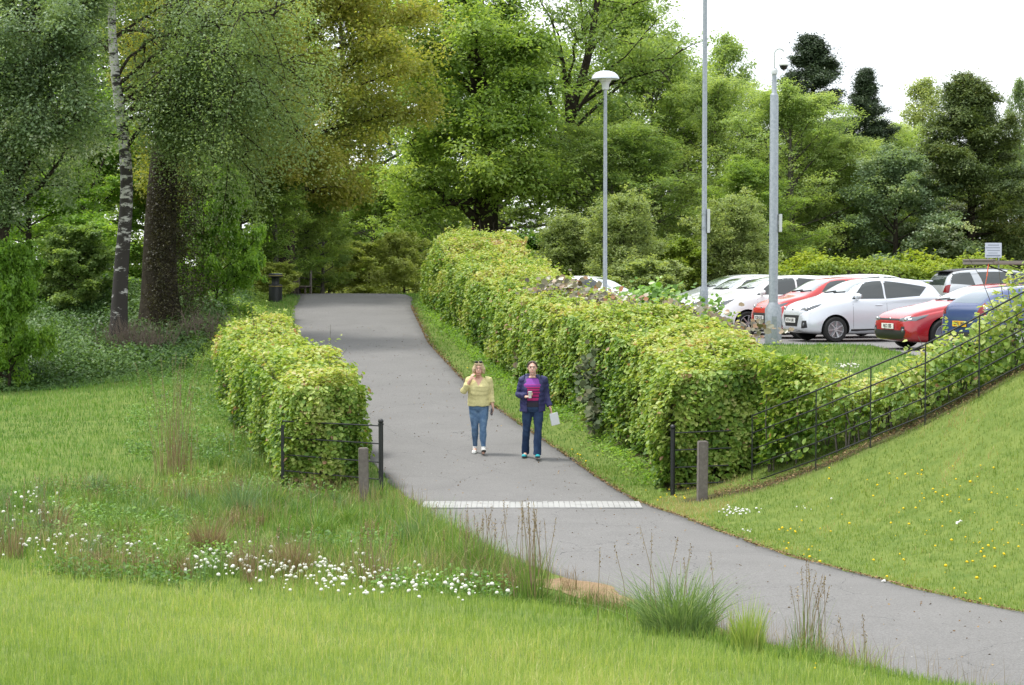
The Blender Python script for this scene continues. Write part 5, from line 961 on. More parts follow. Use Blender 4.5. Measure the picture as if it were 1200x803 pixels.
SPEC = {
 # stations: (x fraction from the nose, underside z, belt z, top z, half width sill, belt, top)
 'hatch': dict(L=3.67, wr=.295, wx=(.205, .850), tw=.72, st=[(0, .36, .60, .66, .52, .50, .38), (.012, .24, .64, .75, .64, .60, .50), (.05, .20, .72, .86, .76, .70, .58), (.12, .18, .82, .95, .81, .76, .62), (.22, .17, .90, 1.03, .83, .79, .66), (.275, .17, .93, 1.08, .83, .80, .64), (.36, .17, .95, 1.30, .83, .80, .60), (.45, .17, .96, 1.455, .83, .80, .56), (.60, .17, .98, 1.50, .83, .80, .57), (.78, .17, 1.02, 1.47, .83, .80, .555), (.90, .20, 1.04, 1.40, .82, .78, .53), (.95, .24, 1.02, 1.24, .80, .76, .54), (.985, .28, .92, 1.03, .76, .72, .52), (1, .36, .70, .80, .66, .62, .5)],
   side=[((.315, .99), (.46, 1.36), (.46, 1.0), (.475, 1.37)), ], win=[[(.325, .99), (.55, 1.0), (.55, 1.415), (.435, 1.375)], [(.562, 1.0), (.80, 1.06), (.865, 1.27), (.562, 1.415)]], ws=(.285, .445), rw=(.985, .92), rwz=(1.06, 1.33), hl=(.72, .84), gz=(.36, .62)),
 'mpv': dict(L=3.95, wr=.305, wx=(.20, .835), tw=.73, st=[(0, .34, .58, .64, .52, .50, .38), (.012, .24, .66, .76, .66, .62, .52), (.05, .20, .76, .90, .78, .72, .6), (.12, .18, .86, 1.0, .82, .78, .63), (.20, .17, .93, 1.08, .84, .80, .66), (.245, .17, .96, 1.13, .84, .80, .64), (.33, .17, .98, 1.34, .84, .80, .60), (.43, .17, .99, 1.49, .84, .80, .57), (.58, .17, 1.0, 1.54, .84, .80, .58), (.78, .17, 1.04, 1.52, .84, .80, .57), (.91, .20, 1.06, 1.46, .83, .78, .54), (.96, .24, 1.04, 1.28, .81, .76, .54), (.99, .28, .92, 1.03, .77, .72, .52), (1, .36, .70, .80, .66, .62, .5)],
   win=[[(.27, 1.02), (.55, 1.03), (.55, 1.46), (.415, 1.41)], [(.562, 1.03), (.83, 1.08), (.885, 1.33), (.562, 1.46)]], ws=(.255, .425), rw=(.985, .93), rwz=(1.07, 1.38), hl=(.74, .88), gz=(.34, .58)),
 'coupe': dict(L=4.25, wr=.325, wx=(.20, .815), tw=.78, st=[(0, .34, .54, .60, .60, .58, .42), (.010, .22, .60, .68, .74, .70, .58), (.045, .17, .66, .77, .84, .79, .66), (.12, .15, .75, .86, .88, .84, .70), (.24, .14, .84, .955, .89, .86, .72), (.31, .14, .87, 1.0, .89, .86, .66), (.40, .14, .89, 1.20, .89, .85, .60), (.49, .14, .90, 1.35, .89, .85, .56), (.60, .14, .92, 1.40, .89, .85, .56), (.76, .14, .97, 1.37, .90, .86, .54), (.88, .16, 1.0, 1.27, .90, .85, .52), (.95, .20, .98, 1.12, .87, .82, .56), (.988, .24, .88, .98, .82, .77, .6), (1, .32, .68, .76, .72, .68, .55)],
   win=[[(.37, .93), (.63, .95), (.63, 1.29), (.485, 1.26)], [(.645, .95), (.80, 1.02), (.84, 1.12), (.645, 1.29)]], ws=(.315, .485), rw=(.975, .88), rwz=(1.03, 1.25), hl=(.60, .71), gz=(.30, .50)),
 'suv': dict(L=4.6, wr=.37, wx=(.19, .80), tw=.80, st=[(0, .42, .72, .80, .62, .60, .45), (.010, .32, .82, .92, .78, .74, .6), (.045, .28, .92, 1.04, .88, .83, .68), (.12, .26, 1.0, 1.11, .92, .87, .72), (.22, .25, 1.05, 1.17, .93, .89, .74), (.275, .25, 1.07, 1.21, .93, .89, .70), (.35, .25, 1.09, 1.45, .93, .88, .66), (.42, .25, 1.10, 1.63, .93, .88, .64), (.58, .25, 1.11, 1.70, .93, .88, .65), (.80, .25, 1.13, 1.69, .93, .88, .64), (.93, .28, 1.15, 1.62, .92, .87, .61), (.97, .32, 1.12, 1.38, .90, .85, .62), (.99, .36, 1.0, 1.12, .86, .8, .62), (1, .42, .80, .90, .76, .70, .6)],
   win=[[(.32, 1.13), (.527, 1.14), (.527, 1.57), (.425, 1.53)], [(.535, 1.14), (.72, 1.16), (.755, 1.575), (.535, 1.575)], [(.785, 1.17), (.955, 1.22), (.935, 1.52), (.81, 1.57)]], ws=(.285, .425), rw=(.985, .95), rwz=(1.18, 1.52), hl=(.84, .98), gz=(.50, .78)),
}
CARCACHE = {}
def car(name, label, spec, loc, head, pm, plate='', group='cars in the car park', roof=None, tailgate=False, rear_strip=None, rear_sky_glass=None):
    S = SPEC[spec]; Lc = S['L']; key = spec
    if key not in CARCACHE:
        V = []; Fs = []
        for (f, zb, bl, tp, ws, wb, wt) in S['st']:
            g = tp-bl; wm = max(ws, wb)+.012
            h = [(0, zb), (ws*.6, zb), (ws-.05, zb+.015), (ws, zb+.09), (wm, zb+(bl-zb)*.5), (wb+.012, bl-.07), (wb-.02, bl+.02), (wb-.05-(wb-wt)*.1, bl+.16*g), (wb*.45+wt*.55, bl+.55*g), (wt+.025, bl+.84*g), (wt-.05, bl+.955*g), (wt*.6, bl+.99*g), (0, tp)]
            ring = h+[(-y, z) for y, z in h[-2:0:-1]]; V += [(Lc/2-f*Lc, y, z) for y, z in ring]
        n = 24; m = len(S['st']); Fs = [(i*n+k, i*n+(k+1) % n, (i+1)*n+(k+1) % n, (i+1)*n+k) for i in range(m-1) for k in range(n)]
        Fs += [tuple(range(n))[::-1], tuple((m-1)*n+k for k in range(n))]
        me = bpy.data.meshes.new('b'); me.from_pydata(V, [], Fs); bm = bmesh.new(); bm.from_mesh(me); bmesh.ops.recalc_face_normals(bm, faces=bm.faces); bm.to_mesh(me); bm.free()
        o = bpy.data.objects.new('b', me); COL.objects.link(o); md = o.modifiers.new('s', 'SUBSURF'); md.levels = md.render_levels = 2
        sm = evaluated(o); bm = bmesh.new(); bm.from_mesh(sm); bvh = BVHTree.FromBMesh(bm); bm.free(); bpy.data.objects.remove(o)
        sm.materials.clear(); sm.materials.append(pm); o = bpy.data.objects.new('b', sm); COL.objects.link(o); cut = []
        for wf in S['wx']:
            for sd in (-1, 1):
                x = Lc/2-wf*Lc; r = S['wr']+.055; prof = []
                g = Geo().lathe([(r, -.16), (r, .16)], 32, (x, sd*(.80 if spec != 'suv' else .86), S['wr']-.0), axis='Y'); c = g.obj('c', M_arch); cut.append(c)
                md = o.modifiers.new('b', 'BOOLEAN'); md.operation = 'DIFFERENCE'; md.solver = 'EXACT'; md.object = c; md.material_mode = 'TRANSFER'
        me = evaluated(o); 
        for c in cut+[o]: bpy.data.objects.remove(c)
        for p_ in me.polygons: p_.use_smooth = True
        bm = bmesh.new(); bm.from_mesh(me)
        for e in bm.edges:
            if len(e.link_faces) == 2 and e.calc_face_angle(0) > R(38): e.smooth = False
        bm.to_mesh(me); bm.free(); CARCACHE[key] = (me, bvh)
    me0, bvh = CARCACHE[key]; me = me0.copy(); me.materials[0] = pm
    t = thing(name, label, 'car', loc, head, group); body = link('body', me, None, t)
    def hit(kind, a, b_):
        if kind == 'L': o_, d = Vector((Lc/2-a*Lc, 3, b_)), Vector((0, -1, 0))
        elif kind == 'R': o_, d = Vector((Lc/2-a*Lc, -3, b_)), Vector((0, 1, 0))
        elif kind == 'F': o_, d = Vector((4, a, b_)), Vector((-1, 0, 0))
        elif kind == 'B': o_, d = Vector((-4, a, b_)), Vector((1, 0, 0))
        else: o_, d = Vector((Lc/2-a*Lc, b_, 4)), Vector((0, 0, -1))
        p = bvh.ray_cast(o_, d)[0]; return p if p is not None else bvh.find_nearest(o_+d*3)[0]
    def patch(nm, lo, hi, m_, off=.004, nu=10, nv=6, parent=None, inset=False):
        """lo, hi: polylines of surface points; the patch follows the body between them."""
        lo = [Vector(p) for p in lo]; hi = [Vector(p) for p in hi]; P = []
        def pl(A, u): q = u*(len(A)-1); i = min(int(q), len(A)-2); return A[i].lerp(A[i+1], q-i)
        for j in range(nv+1):
            for i in range(nu+1):
                p = pl(lo, i/nu).lerp(pl(hi, i/nu), j/nv); q, nn, _, _ = bvh.find_nearest(p); e = off if 0 < i < nu and 0 < j < nv else (-.004 if inset else off*.3); P.append(q+nn*e)
        Fq = [(j*(nu+1)+i, j*(nu+1)+i+1, (j+1)*(nu+1)+i+1, (j+1)*(nu+1)+i) for j in range(nv) for i in range(nu)]
        mm = bpy.data.meshes.new(nm); mm.from_pydata([tuple(p) for p in P], [], Fq); mm.update()
        for f_ in mm.polygons: f_.use_smooth = True
        return link(nm, mm, m_, parent or t)
    H = hit
    # glass
    a, b_ = S['ws']; yl = S['tw']
    zlo = H('T', a, 0).z; top = [H('T', b_, y) for y in (-.50, 0, .50)]; lowp = [H('T', a+.012*(y != 0), y) for y in (-yl*.86, 0, yl*.86)]
    patch('windscreen', lowp, top, M_ws, .006, 12, 8)
    z1, z2 = S['rwz']; patch('rear_window', [H('B', y, z1) for y in (-.58, 0, .58)], [H('B', y, z2) for y in (-.48, 0, .48)], rear_sky_glass or M_glass, .006, 10, 6)
    for sd, kd in ((1, 'L'), (-1, 'R')):
        for q in S['win']:
            p0, p1, p2, p3 = q; patch('side_window', [H(kd, *p0), H(kd, *p1)], [H(kd, *p3), H(kd, (p3[0]+p2[0])/2, (p3[1]+p2[1])/2+.012), H(kd, *p2)], M_glass, .006, 10, 6)
        # black sill trim and seams
        wf, wr_ = S['wx']; r = (S['wr']+.09)/Lc
        patch('sill_trim', [H(kd, wf+r, .25), H(kd, wr_-r, .25)], [H(kd, wf+r, .30), H(kd, wr_-r, .32)], M_trim if spec != 'coupe' else pm, .006, 8, 1)
        for sx in (S['win'][0][1][0]+.01, S['win'][0][0][0]+.0):
            patch('door_seam', [H(kd, sx, .32), H(kd, sx+.002, .32)], [H(kd, sx, S['win'][0][0][1]-.03), H(kd, sx+.002, S['win'][0][0][1]-.03)], M_seam, .003, 1, 8)
        for hx in (S['win'][0][1][0]-.045, (S['win'][1][1][0]-.0)):
            if hx > S['wx'][1]+.02 and spec == 'coupe': continue
            p = H(kd, hx, S['win'][0][1][1]-.14); Geo().tube([p+Vector((-.09, 0, 0)), p+Vector((-.05, sd*.03, 0)), p+Vector((.05, sd*.03, 0)), p+Vector((.09, 0, 0))], .013, 8).obj('door_handle', pm, t, True)
        # mirror
        p = H(kd, S['win'][0][0][0]+.035, S['win'][0][0][1]+.03); c = p+Vector((.03, sd*.13, .04)); mr = Geo().ball(c, (.075, .115, .075), 14, 10).bar(p, c-Vector((0, sd*.04, .04)), .03).obj('door_mirror', pm if roof is None else M_trim, t, True)
        Geo().box(c+Vector((-.062, 0, 0)), (.012, .17, .10)).obj('mirror_glass', M_chrome, mr, bevel=.004)
        # head and tail lamps
        z1, z2 = S['hl']; w1 = S['st'][2][4]-.03
        hl = patch('headlight', [H('F', sd*w1*.55, z1+.01), H('F', sd*w1*.80, z1), H(kd, .055, z1+.02), H(kd, .10, z2-.02)], [H('F', sd*w1*.55, z1+.07), H('F', sd*w1*.80, z2-.02), H(kd, .07, z2), H(kd, .125, z2+.045)], M_lamp, .008, 14, 5)
        p = H('F', sd*w1*.78, (z1+z2)/2-.01); Geo().ball(p+Vector((.0, 0, 0)), (.03, .045, .04), 12, 8).obj('lamp_bulb', M_chrome, hl, True)
        zt = S['rwz'][0]; patch('tail_light', [H('B', sd*w1*.72, zt-.22), H(kd, .975, zt-.24)], [H('B', sd*w1*.78, zt-.02), H(kd, .955, zt+.02)], M_tail, .008, 8, 6)
        pf = [H('F', sd*.50, .32), H('F', sd*.68, .34)]; ph = [H('F', sd*.55, .50), H('F', sd*.66, .50)]
        fg = patch('fog_recess', pf, ph, M_trim, .006, 6, 4); p = H('F', sd*.60, .41); Geo().ball(p, (.02, .045, .045), 12, 8).obj('fog_lamp', M_lamp, fg, True)
    g1, g2 = S['gz']; wg = .42 if spec != 'coupe' else .66
    if spec == 'coupe':
        patch('grille', [H('F', y, .62) for y in (-.46, 0, .46)], [H('F', y, .66) for y in (-.46, 0, .46)], M_trim, .008, 12, 2); patch('air_intake', [H('F', y, .24) for y in (-.62, 0, .62)], [H('F', y, .42) for y in (-.70, 0, .70)], M_trim, .008, 14, 4)
    else:
        patch('grille', [H('F', y, g1) for y in (-wg*.75, 0, wg*.75)], [H('F', y, g2) for y in (-wg, 0, wg)], M_trim, .008, 14, 6)
        patch('grille_bar', [H('F', y, g2-.075) for y in (-wg*.93, 0, wg*.93)], [H('F', y, g2-.045) for y in (-wg*.95, 0, wg*.95)], M_chrome, .013, 12, 1)
    # bonnet seam line, wipers
    x1 = S['ws'][0]-.012
    for s_ in (-.25, .25):
        p = H('T', S['ws'][0]+.004, s_-.2); q = H('T', S['ws'][0]+.02, s_+.3); Geo().tube([p+Vector((0, 0, .015)), q+Vector((0, 0, .02))], .010, 6).obj('wiper', M_trim, t, True)
    patch('lower_lip', [H('F', y, S['st'][1][1]+.01) for y in (-.6, 0, .6)], [H('F', y, S['st'][1][1]+.05) for y in (-.62, 0, .62)], M_trim, .008, 10, 1)
    patch('rear_bumper_trim', [H('B', y, .34) for y in (-.5, 0, .5)], [H('B', y, .46) for y in (-.52, 0, .52)], M_trim, .008, 10, 2)
    # plates
    zp = .50 if spec not in ('coupe', 'suv') else (.50 if spec == 'coupe' else .62); p = H('F', 0, zp)
    for (pp, sx, mp_, rot) in ((Vector((max(p.x, H('F', 0, zp+.06).x, H('F', 0, zp-.06).x)+.018, 0, zp)), 1, M_plate_w, 0), (None, -1, M_plate_y, math.pi)):
        if pp is None: zr = .62 if spec != 'hatch' else .70; zr = .80 if spec == 'suv' else zr; pp = Vector((min(H('B', 0, zr).x, H('B', 0, zr+.06).x)-.018, 0, zr))
        pl_ = Geo().box((0, 0, 0), (.014, .52, .111)).obj('number_plate', mp_, t, bevel=.003, loc=pp)
        if plate:
            tx = text_mesh(plate, .10); to = link('plate_letters', tx, M_ink, pl_, (sx*.0085, 0, 0)); to.rotation_euler = (R(90), 0, R(90)*sx)
    # badge
    p = H('F', 0, S['st'][2][3]-.12); Geo().ball(p, (.012, .06, .03), 12, 6).obj('badge', M_chrome, t, True)
    # wheels
    ii = 0
    for wf in S['wx']:
        for sd in (-1, 1):
            x = Lc/2-wf*Lc; r = S['wr']; yc = sd*(S['st'][5][4]-.085)
            kw = key+'w'
            if kw not in CARCACHE:
                g = Geo(); hw = .095; g.lathe([(r*.66, -hw+.01), (r*.70, -hw), (r*.9, -hw), (r*.975, -hw+.02), (r, -hw+.045), (r, hw-.045), (r*.975, hw-.02), (r*.9, hw), (r*.70, hw), (r*.66, hw-.01), (r*.64, hw-.05)], 36, axis='Y'); ty = g.mesh('wheel', True)
                g = Geo(); g.lathe([(r*.69, hw-.015), (r*.665, hw-.002), (r*.63, hw-.008), (r*.60, hw-.05), (r*.60, hw-.06)], 36, axis='Y'); 
                ns = 7 if spec != 'coupe' else 5
                g2 = Geo()
                for k in range(ns):
                    a_ = 2*math.pi*k/ns+.2; c_, s_ = math.cos(a_), math.sin(a_); g2.bar((c_*r*.10, hw-.022, s_*r*.10), (c_*r*.64, hw-.014, s_*r*.64), .05*r/.3, .022)
                g2.lathe([(r*.16, hw-.04), (r*.15, hw-.004), (r*.06, hw)], 20, axis='Y'); g2.lathe([(r*.69, hw-.045), (r*.69, hw-.012), (r*.655, hw-.006), (r*.62, hw-.02), (r*.62, hw-.045)], 36, axis='Y')
                rm = g2.mesh('rim', True); dk = Geo().lathe([(r*.63, hw-.062), (r*.63, hw-.048), (.02, hw-.046)], 30, axis='Y').mesh('brake_disc', True)
                CARCACHE[kw] = (ty, rm, dk)
                for q, mm in zip(CARCACHE[kw], (M_tyre, M_rim, M_arch)): q.materials.append(mm)
            ty, rm, dk = CARCACHE[kw]; wo_ = link('wheel', ty, None, t, (x, yc, r)); wo_.rotation_euler = (0, R(17*ii), 0 if sd > 0 else math.pi); ii += 1
            link('rim', rm, None, wo_); link('brake_disc', dk, None, wo_)
    if roof is not None: # contrasting roof
        patch('roof_panel', [H('T', S['ws'][1]+.01, y) for y in (-.62, 0, .62)], [H('T', .955, y) for y in (-.60, 0, .60)], roof, .012, 12, 14)
    if spec in ('hatch', 'mpv', 'suv'):
        zt = S['rwz'][1]+.05; p = H('B', 0, zt); Geo().box((p.x-.05, 0, zt+.03), (.24, .98, .035), taper=.96).obj('spoiler', pm if roof is None else roof, t, bevel=.012)
    return t
W1 = paint('paint_silver_white', (.62, .65, .70), .25, .28); W2 = paint('paint_white', (.78, .79, .80)); W3 = paint('paint_silver', (.50, .53, .56), .5, .28)
RD = paint('paint_red', (.42, .022, .02)); RD2 = paint('paint_deep_red', (.36, .012, .018)); BL = paint('paint_blue', (.03, .055, .16)); BK = mat('paint_black_roof', (.015, .015, .018), .55)
def place(spec, px, py, Yn, ang):
    """car whose nose centre is at photo column px, depth Yn, pointing along ang (degrees)"""
    Lc = SPEC[spec]['L']; x = (px-600)/F*Yn; d = Vector((math.cos(R(ang)), math.sin(R(ang)))); c = Vector((x, Yn))-d*Lc/2; return (c.x, c.y, 1.972), R(ang)
l, h_ = place('hatch', 927, 0, 47.8, 197); car('hatchback_car', 'silver-white small hatchback with black fog lamp surrounds, nearest the camera column on its right', 'hatch', l, h_, W1, 'KV14 UIU')
l, h_ = place('mpv', 884, 0, 50.0, 197); car('hatchback_car', 'red hatchback partly hidden behind the camera column', 'hatch', l, h_, RD, 'SC09 GVE')
l, h_ = place('mpv', 828, 0, 52.6, 197); car('hatchback_car', 'white high-roofed hatchback behind the red car, with grey door mirror', 'mpv', l, h_, W2, '')
l, h_ = place('hatch', 800, 0, 55.2, 197); car('hatchback_car', 'white car second from the left in the row, just right of the tall thin pole', 'hatch', l, h_, W2, '')
l, h_ = place('mpv', 788, 0, 57.8, 197); car('hatchback_car', 'silver car at the far left end of the row, behind the tall thin pole', 'mpv', l, h_, W3, '')
l, h_ = place('coupe', 1041, 0, 43.2, 197); car('coupe_car', 'low red coupe with slim headlights, in front of the silver-white hatchback', 'coupe', l, h_, RD2, 'NJ12 SES')
M_skyglass = mat('rear_glass_sky_tone', (.10, .14, .18), .05, .2, .9)  # rear glass colour lightened to stand in for reflected sky
ang = 18; Lb = SPEC['coupe']['L']; tx_, ty_ = 8.85, 40.45; c = (tx_+math.cos(R(ang))*Lb/2, ty_+math.sin(R(ang))*Lb/2, 1.972)
car('hatchback_car', 'dark blue hatchback seen from behind with a yellow rear plate', 'coupe', c, R(ang), BL, 'GV51 WR', rear_sky_glass=M_skyglass)
x = at(1099, 0, 62).x; car('four_wheel_drive', 'white four-wheel drive with a black roof and dark windows under the notice sign', 'suv', (x+2.35, 63.2, 1.972), R(12), paint('paint_silver_grey', (.42, .44, .46), .4), '', roof=BK)
car('estate_car', 'white car of which only the roof shows above the hedge behind the dome lamp post', 'hatch', (2.35, 58.6, 1.972), R(-25), W2, '')
x = at(1040, 0, 60).x; car('estate_car', 'white car of which only the roof shows behind the silver-white hatchback', 'mpv', (x, 61, 1.972), R(17), W2, '')
# raised tailgate of a van standing just out of the picture
xv = at(1143, 307, 46).x; zv = at(1143, 308, 46).z
t = car('parked_van', 'grey van at the right edge, only its raised tailgate with orange strap in view', 'suv', (xv+1.55+2.3, 47.0, 1.972), R(14), paint('paint_grey', (.30, .29, .27)), '')
inv = Matrix.Translation(t.location) @ Matrix.Rotation(t.rotation_euler.z, 4, 'Z'); inv = inv.inverted()
a = inv @ Vector((xv, 46.3, zv)); b_ = Vector((-2.2, a.y, a.z+.04))
Geo().box(((a.x+b_.x)/2, .0, a.z+.0), (abs(b_.x-a.x), 1.5, .09)).box((a.x+.03, 0, a.z+.06), (.10, 1.5, .05)).obj('tailgate', mat('tailgate_underside', (.22, .20, .17), .7), t, bevel=.02)
for s in (-.55, .55): Geo().tube([(-2.2, s, a.z-.45), (a.x+.5, s, a.z-.05)], .014, 8).obj('gas_strut', M_trim, t, True)
Geo().bar((a.x+.02, -.5, a.z), (a.x-.02, -.5, a.z-.30), .03, .01).bar((a.x-.02, -.5, a.z-.30), (a.x-.10, -.5, a.z-.68), .010).obj('pull_strap', mat('orange_strap', (.7, .13, .04), .7), t)
# ------------------------------------------------------------ people
def fuse(name, geo, m, parent, voxel=.010, smooth=6, fac=.5, fold=0):
    me = geo.mesh('tmp'); o = bpy.data.objects.new('tmp', me); COL.objects.link(o)
    md = o.modifiers.new('r', 'REMESH'); md.mode = 'VOXEL'; md.voxel_size = voxel; md.use_smooth_shade = True
    if smooth: sm = o.modifiers.new('s', 'SMOOTH'); sm.iterations = smooth; sm.factor = fac
    e = evaluated(o); bpy.data.objects.remove(o); bpy.data.meshes.remove(me); e.materials.clear(); e.name = name
    for p in e.polygons: p.use_smooth = True
    if fold:
        n_ = len(e.vertices); co = np.empty(n_*3, np.float32); no = np.empty(n_*3, np.float32); e.vertices.foreach_get('co', co); e.vertices.foreach_get('normal', no); co = co.reshape(-1, 3); no = no.reshape(-1, 3)
        d = fnoise(co[:, 0], co[:, 1], co[:, 2]*.55, len(name), 17)+.6*fnoise(co[:, 0], co[:, 1], co[:, 2]*1.6, len(name)+1, 26); co = co+no*(d*fold)[:, None]; e.vertices.foreach_set('co', co.ravel()); e.update()
    return link(name, e, m, parent)
def ell(g, rings, n=20, close=True):
    """stack of horizontal ellipses (z, cx, cy, rx, ry)"""
    V = []; 
    for z, cx, cy, rx, ry in rings:
        for k in range(n):
            t = 2*math.pi*k/n; c, s = math.cos(t), math.sin(t); p = .86
            V.append((cx+rx*np.sign(c)*abs(c)**p, cy+ry*np.sign(s)*abs(s)**p, z))
    m = len(rings); Fs = [(i*n+k, i*n+(k+1) % n, (i+1)*n+(k+1) % n, (i+1)*n+k) for i in range(m-1) for k in range(n)]
    Fs += [tuple(range(n))[::-1], tuple((m-1)*n+k for k in range(n))]; return g.add(V, Fs)
def hand(g, w_, d, up, curl=.5, s=1.0, side=1):
    """palm and five fingers from wrist w_ along d, palm normal up"""
    w_ = Vector(w_); d = Vector(d).normalized(); up = Vector(up); up = (up-d*up.dot(d)).normalized(); sd = d.cross(up)*side
    g.tube([w_-d*.02, w_+d*.04*s, w_+d*.085*s], [.026*s, .038*s, .036*s], 10, [.02*s, .017*s, .015*s], up=sd)
    for i, (o_, l_) in enumerate(((-.029, .062), (-.010, .074), (.010, .078), (.029, .070))):
        b = w_+d*.08*s+sd*o_*s; q = b+d*l_*.5*s+up*curl*.02; e = q+(d*(1-curl)+up*curl).normalized()*l_*.5*s; g.tube([b, q, e], [.0095*s, .0085*s, .007*s], 8)
    b = w_+d*.03*s+sd*.03*s; q = b+(d+sd*.8).normalized()*.035*s+up*.01; e = q+(d+sd*.1+up*.5).normalized()*.03*s; g.tube([b, q, e], [.012*s, .010*s, .008*s], 8)
def face(g, c, s=1):
    """head with brow, nose, mouth, chin and ears, looking along -y"""
    c = Vector(c); g.ball(c+Vector((0, .012, .02)), (.074*s, .092*s, .098*s), 20, 16); g.ball(c+Vector((0, -.022, -.035)), (.058*s, .068*s, .075*s), 18, 14); g.ball(c+Vector((0, -.05, -.092)), (.028*s, .028*s, .024*s), 12, 10)
    g.tube([c+Vector((0, -.083, .018)), c+Vector((0, -.100, -.012)), c+Vector((0, -.106, -.026))], [.009, .013, .016], 8)
    g.tube([c+Vector((-.045, -.072, .035)), c+Vector((0, -.088, .04)), c+Vector((.045, -.072, .035))], [.010, .011, .010], 8)
    g.tube([c+Vector((-.024, -.082, -.058)), c+Vector((0, -.093, -.056)), c+Vector((.024, -.082, -.058))], [.006, .009, .006], 8)
    for sd in (-1, 1): g.ball(c+Vector((sd*.075, .01, -.005)), (.010, .020, .030), 8, 8)
def eyes(c, parent):
    c = Vector(c)
    for sd in (-1, 1):
        e = Geo().ball(c+Vector((sd*.030, -.0745, .012)), (.014, .010, .007), 10, 8).obj('eye', M_eye, parent, True); Geo().ball(c+Vector((sd*.030, -.0838, .012)), (.0085, .0035, .0075), 8, 6).obj('iris', M_ink, e, True)
    for sd in (-1, 1): Geo().tube([c+Vector((sd*.015, -.088, .036)), c+Vector((sd*.032, -.086, .041)), c+Vector((sd*.048, -.075, .034))], [.003, .004, .002], 6).obj('eyebrow', M_brown, parent, True)
    Geo().tube([c+Vector((-.022, -.089, -.058)), c+Vector((0, -.1015, -.057)), c+Vector((.022, -.089, -.058))], [.002, .0045, .002], 6).obj('lips', M_lip, parent, True)
def shoe(name, ank, toe, m, ms, parent, lift=0):
    """trainer from the ankle towards the toe; lift raises the toe"""
    a = Vector(ank); d = Vector(toe).normalized(); d2 = Vector((d.x, d.y, lift)).normalized(); heel = Vector((a.x, a.y, 0))-Vector((d.x, d.y, 0))*.055; z0 = Vector((0, 0, .035)); g = Geo(); sdv = Vector((-d.y, d.x, 0))
    H0 = heel+z0; T = H0+d2*.245
    g.tube([H0, H0+d2*.05, H0+d2*.13, H0+d2*.20, T], [.030, .038, .040, .044, .026], 12, [.030, .036, .034, .030, .018], up=sdv)
    g.tube([a+Vector((0, 0, .03)), Vector((a.x, a.y, .075))+d2*.01, H0+d2*.09+Vector((0, 0, .01))], [.040, .042, .036], 12)
    up_ = fuse(name, g, m, parent, .006, 4)
    g = Geo(); g.tube([H0-z0*.55-d2*.02, H0+d2*.05-z0*.55, H0+d2*.13-z0*.55, H0+d2*.20-z0*.55, T-z0*.5+d2*.012], [.026, .037, .037, .045, .024], 12, .013, up=sdv); g.obj('sole', ms, up_, True)
M_skin = mat('skin', (.56, .33, .25), .55, spec=.35); M_skin2 = mat('skin_fair', (.60, .37, .29), .55, spec=.35); M_eye = mat('eye_white', (.7, .7, .68), .3); M_lip = mat('lips', (.38, .09, .09), .5)
M_blond = mat('hair_blond', (.52, .40, .24), .6, noise=((.34, .25, .13), 30, .4, .65), bump=1, bscale=120); M_brown = mat('hair_brown', (.055, .035, .025), .5, noise=((.09, .06, .045), 40, .4, .65), bump=1, bscale=120)
def knit(name, c1, c2): 
    return mat(name, c1, .95, spec=.1, noise=(c2, 45, .4, .65), bump=1, bscale=170)
M_yel = knit('yellow_knit', (.68, .62, .31), (.57, .52, .25)); M_denim = mat('denim', (.075, .14, .25), .85, spec=.2, noise=((.16, .25, .37), 9, .42, .68), bump=.5, bscale=150); M_denim2 = mat('dark_denim', (.018, .035, .085), .85, spec=.2, noise=((.035, .065, .13), 8, .4, .7), bump=.5, bscale=150)
M_shoe_w = mat('white_trainer', (.72, .72, .70), .6); M_sole = mat('dark_sole', (.03, .03, .03), .8); M_sole_w = mat('white_sole', (.7, .7, .68), .6); M_teal = mat('teal_trainer', (.01, .33, .38), .5); M_jacket = mat('navy_jacket', (.026, .028, .085), .6, spec=.3, noise=((.038, .038, .12), 7, .4, .6), bump=.5, bscale=30)
M_card = mat('cup_card', (.62, .62, .60), .6); M_paper = mat('white_bag', (.66, .67, .70), .7)
def person_legs(g, sk, hipz, lh, rh, lk, rk, la, ra, s=1, k=1.0):
    for (hp, kn, an) in ((lh, lk, la), (rh, rk, ra)):
        P = [Vector(hp), Vector(hp).lerp(Vector(kn), .5), Vector(kn), Vector(kn).lerp(Vector(an), .35), Vector(an)]; g.tube(P, [.088*k, .074*k, .052*k, .052*k, .036*k], 14)
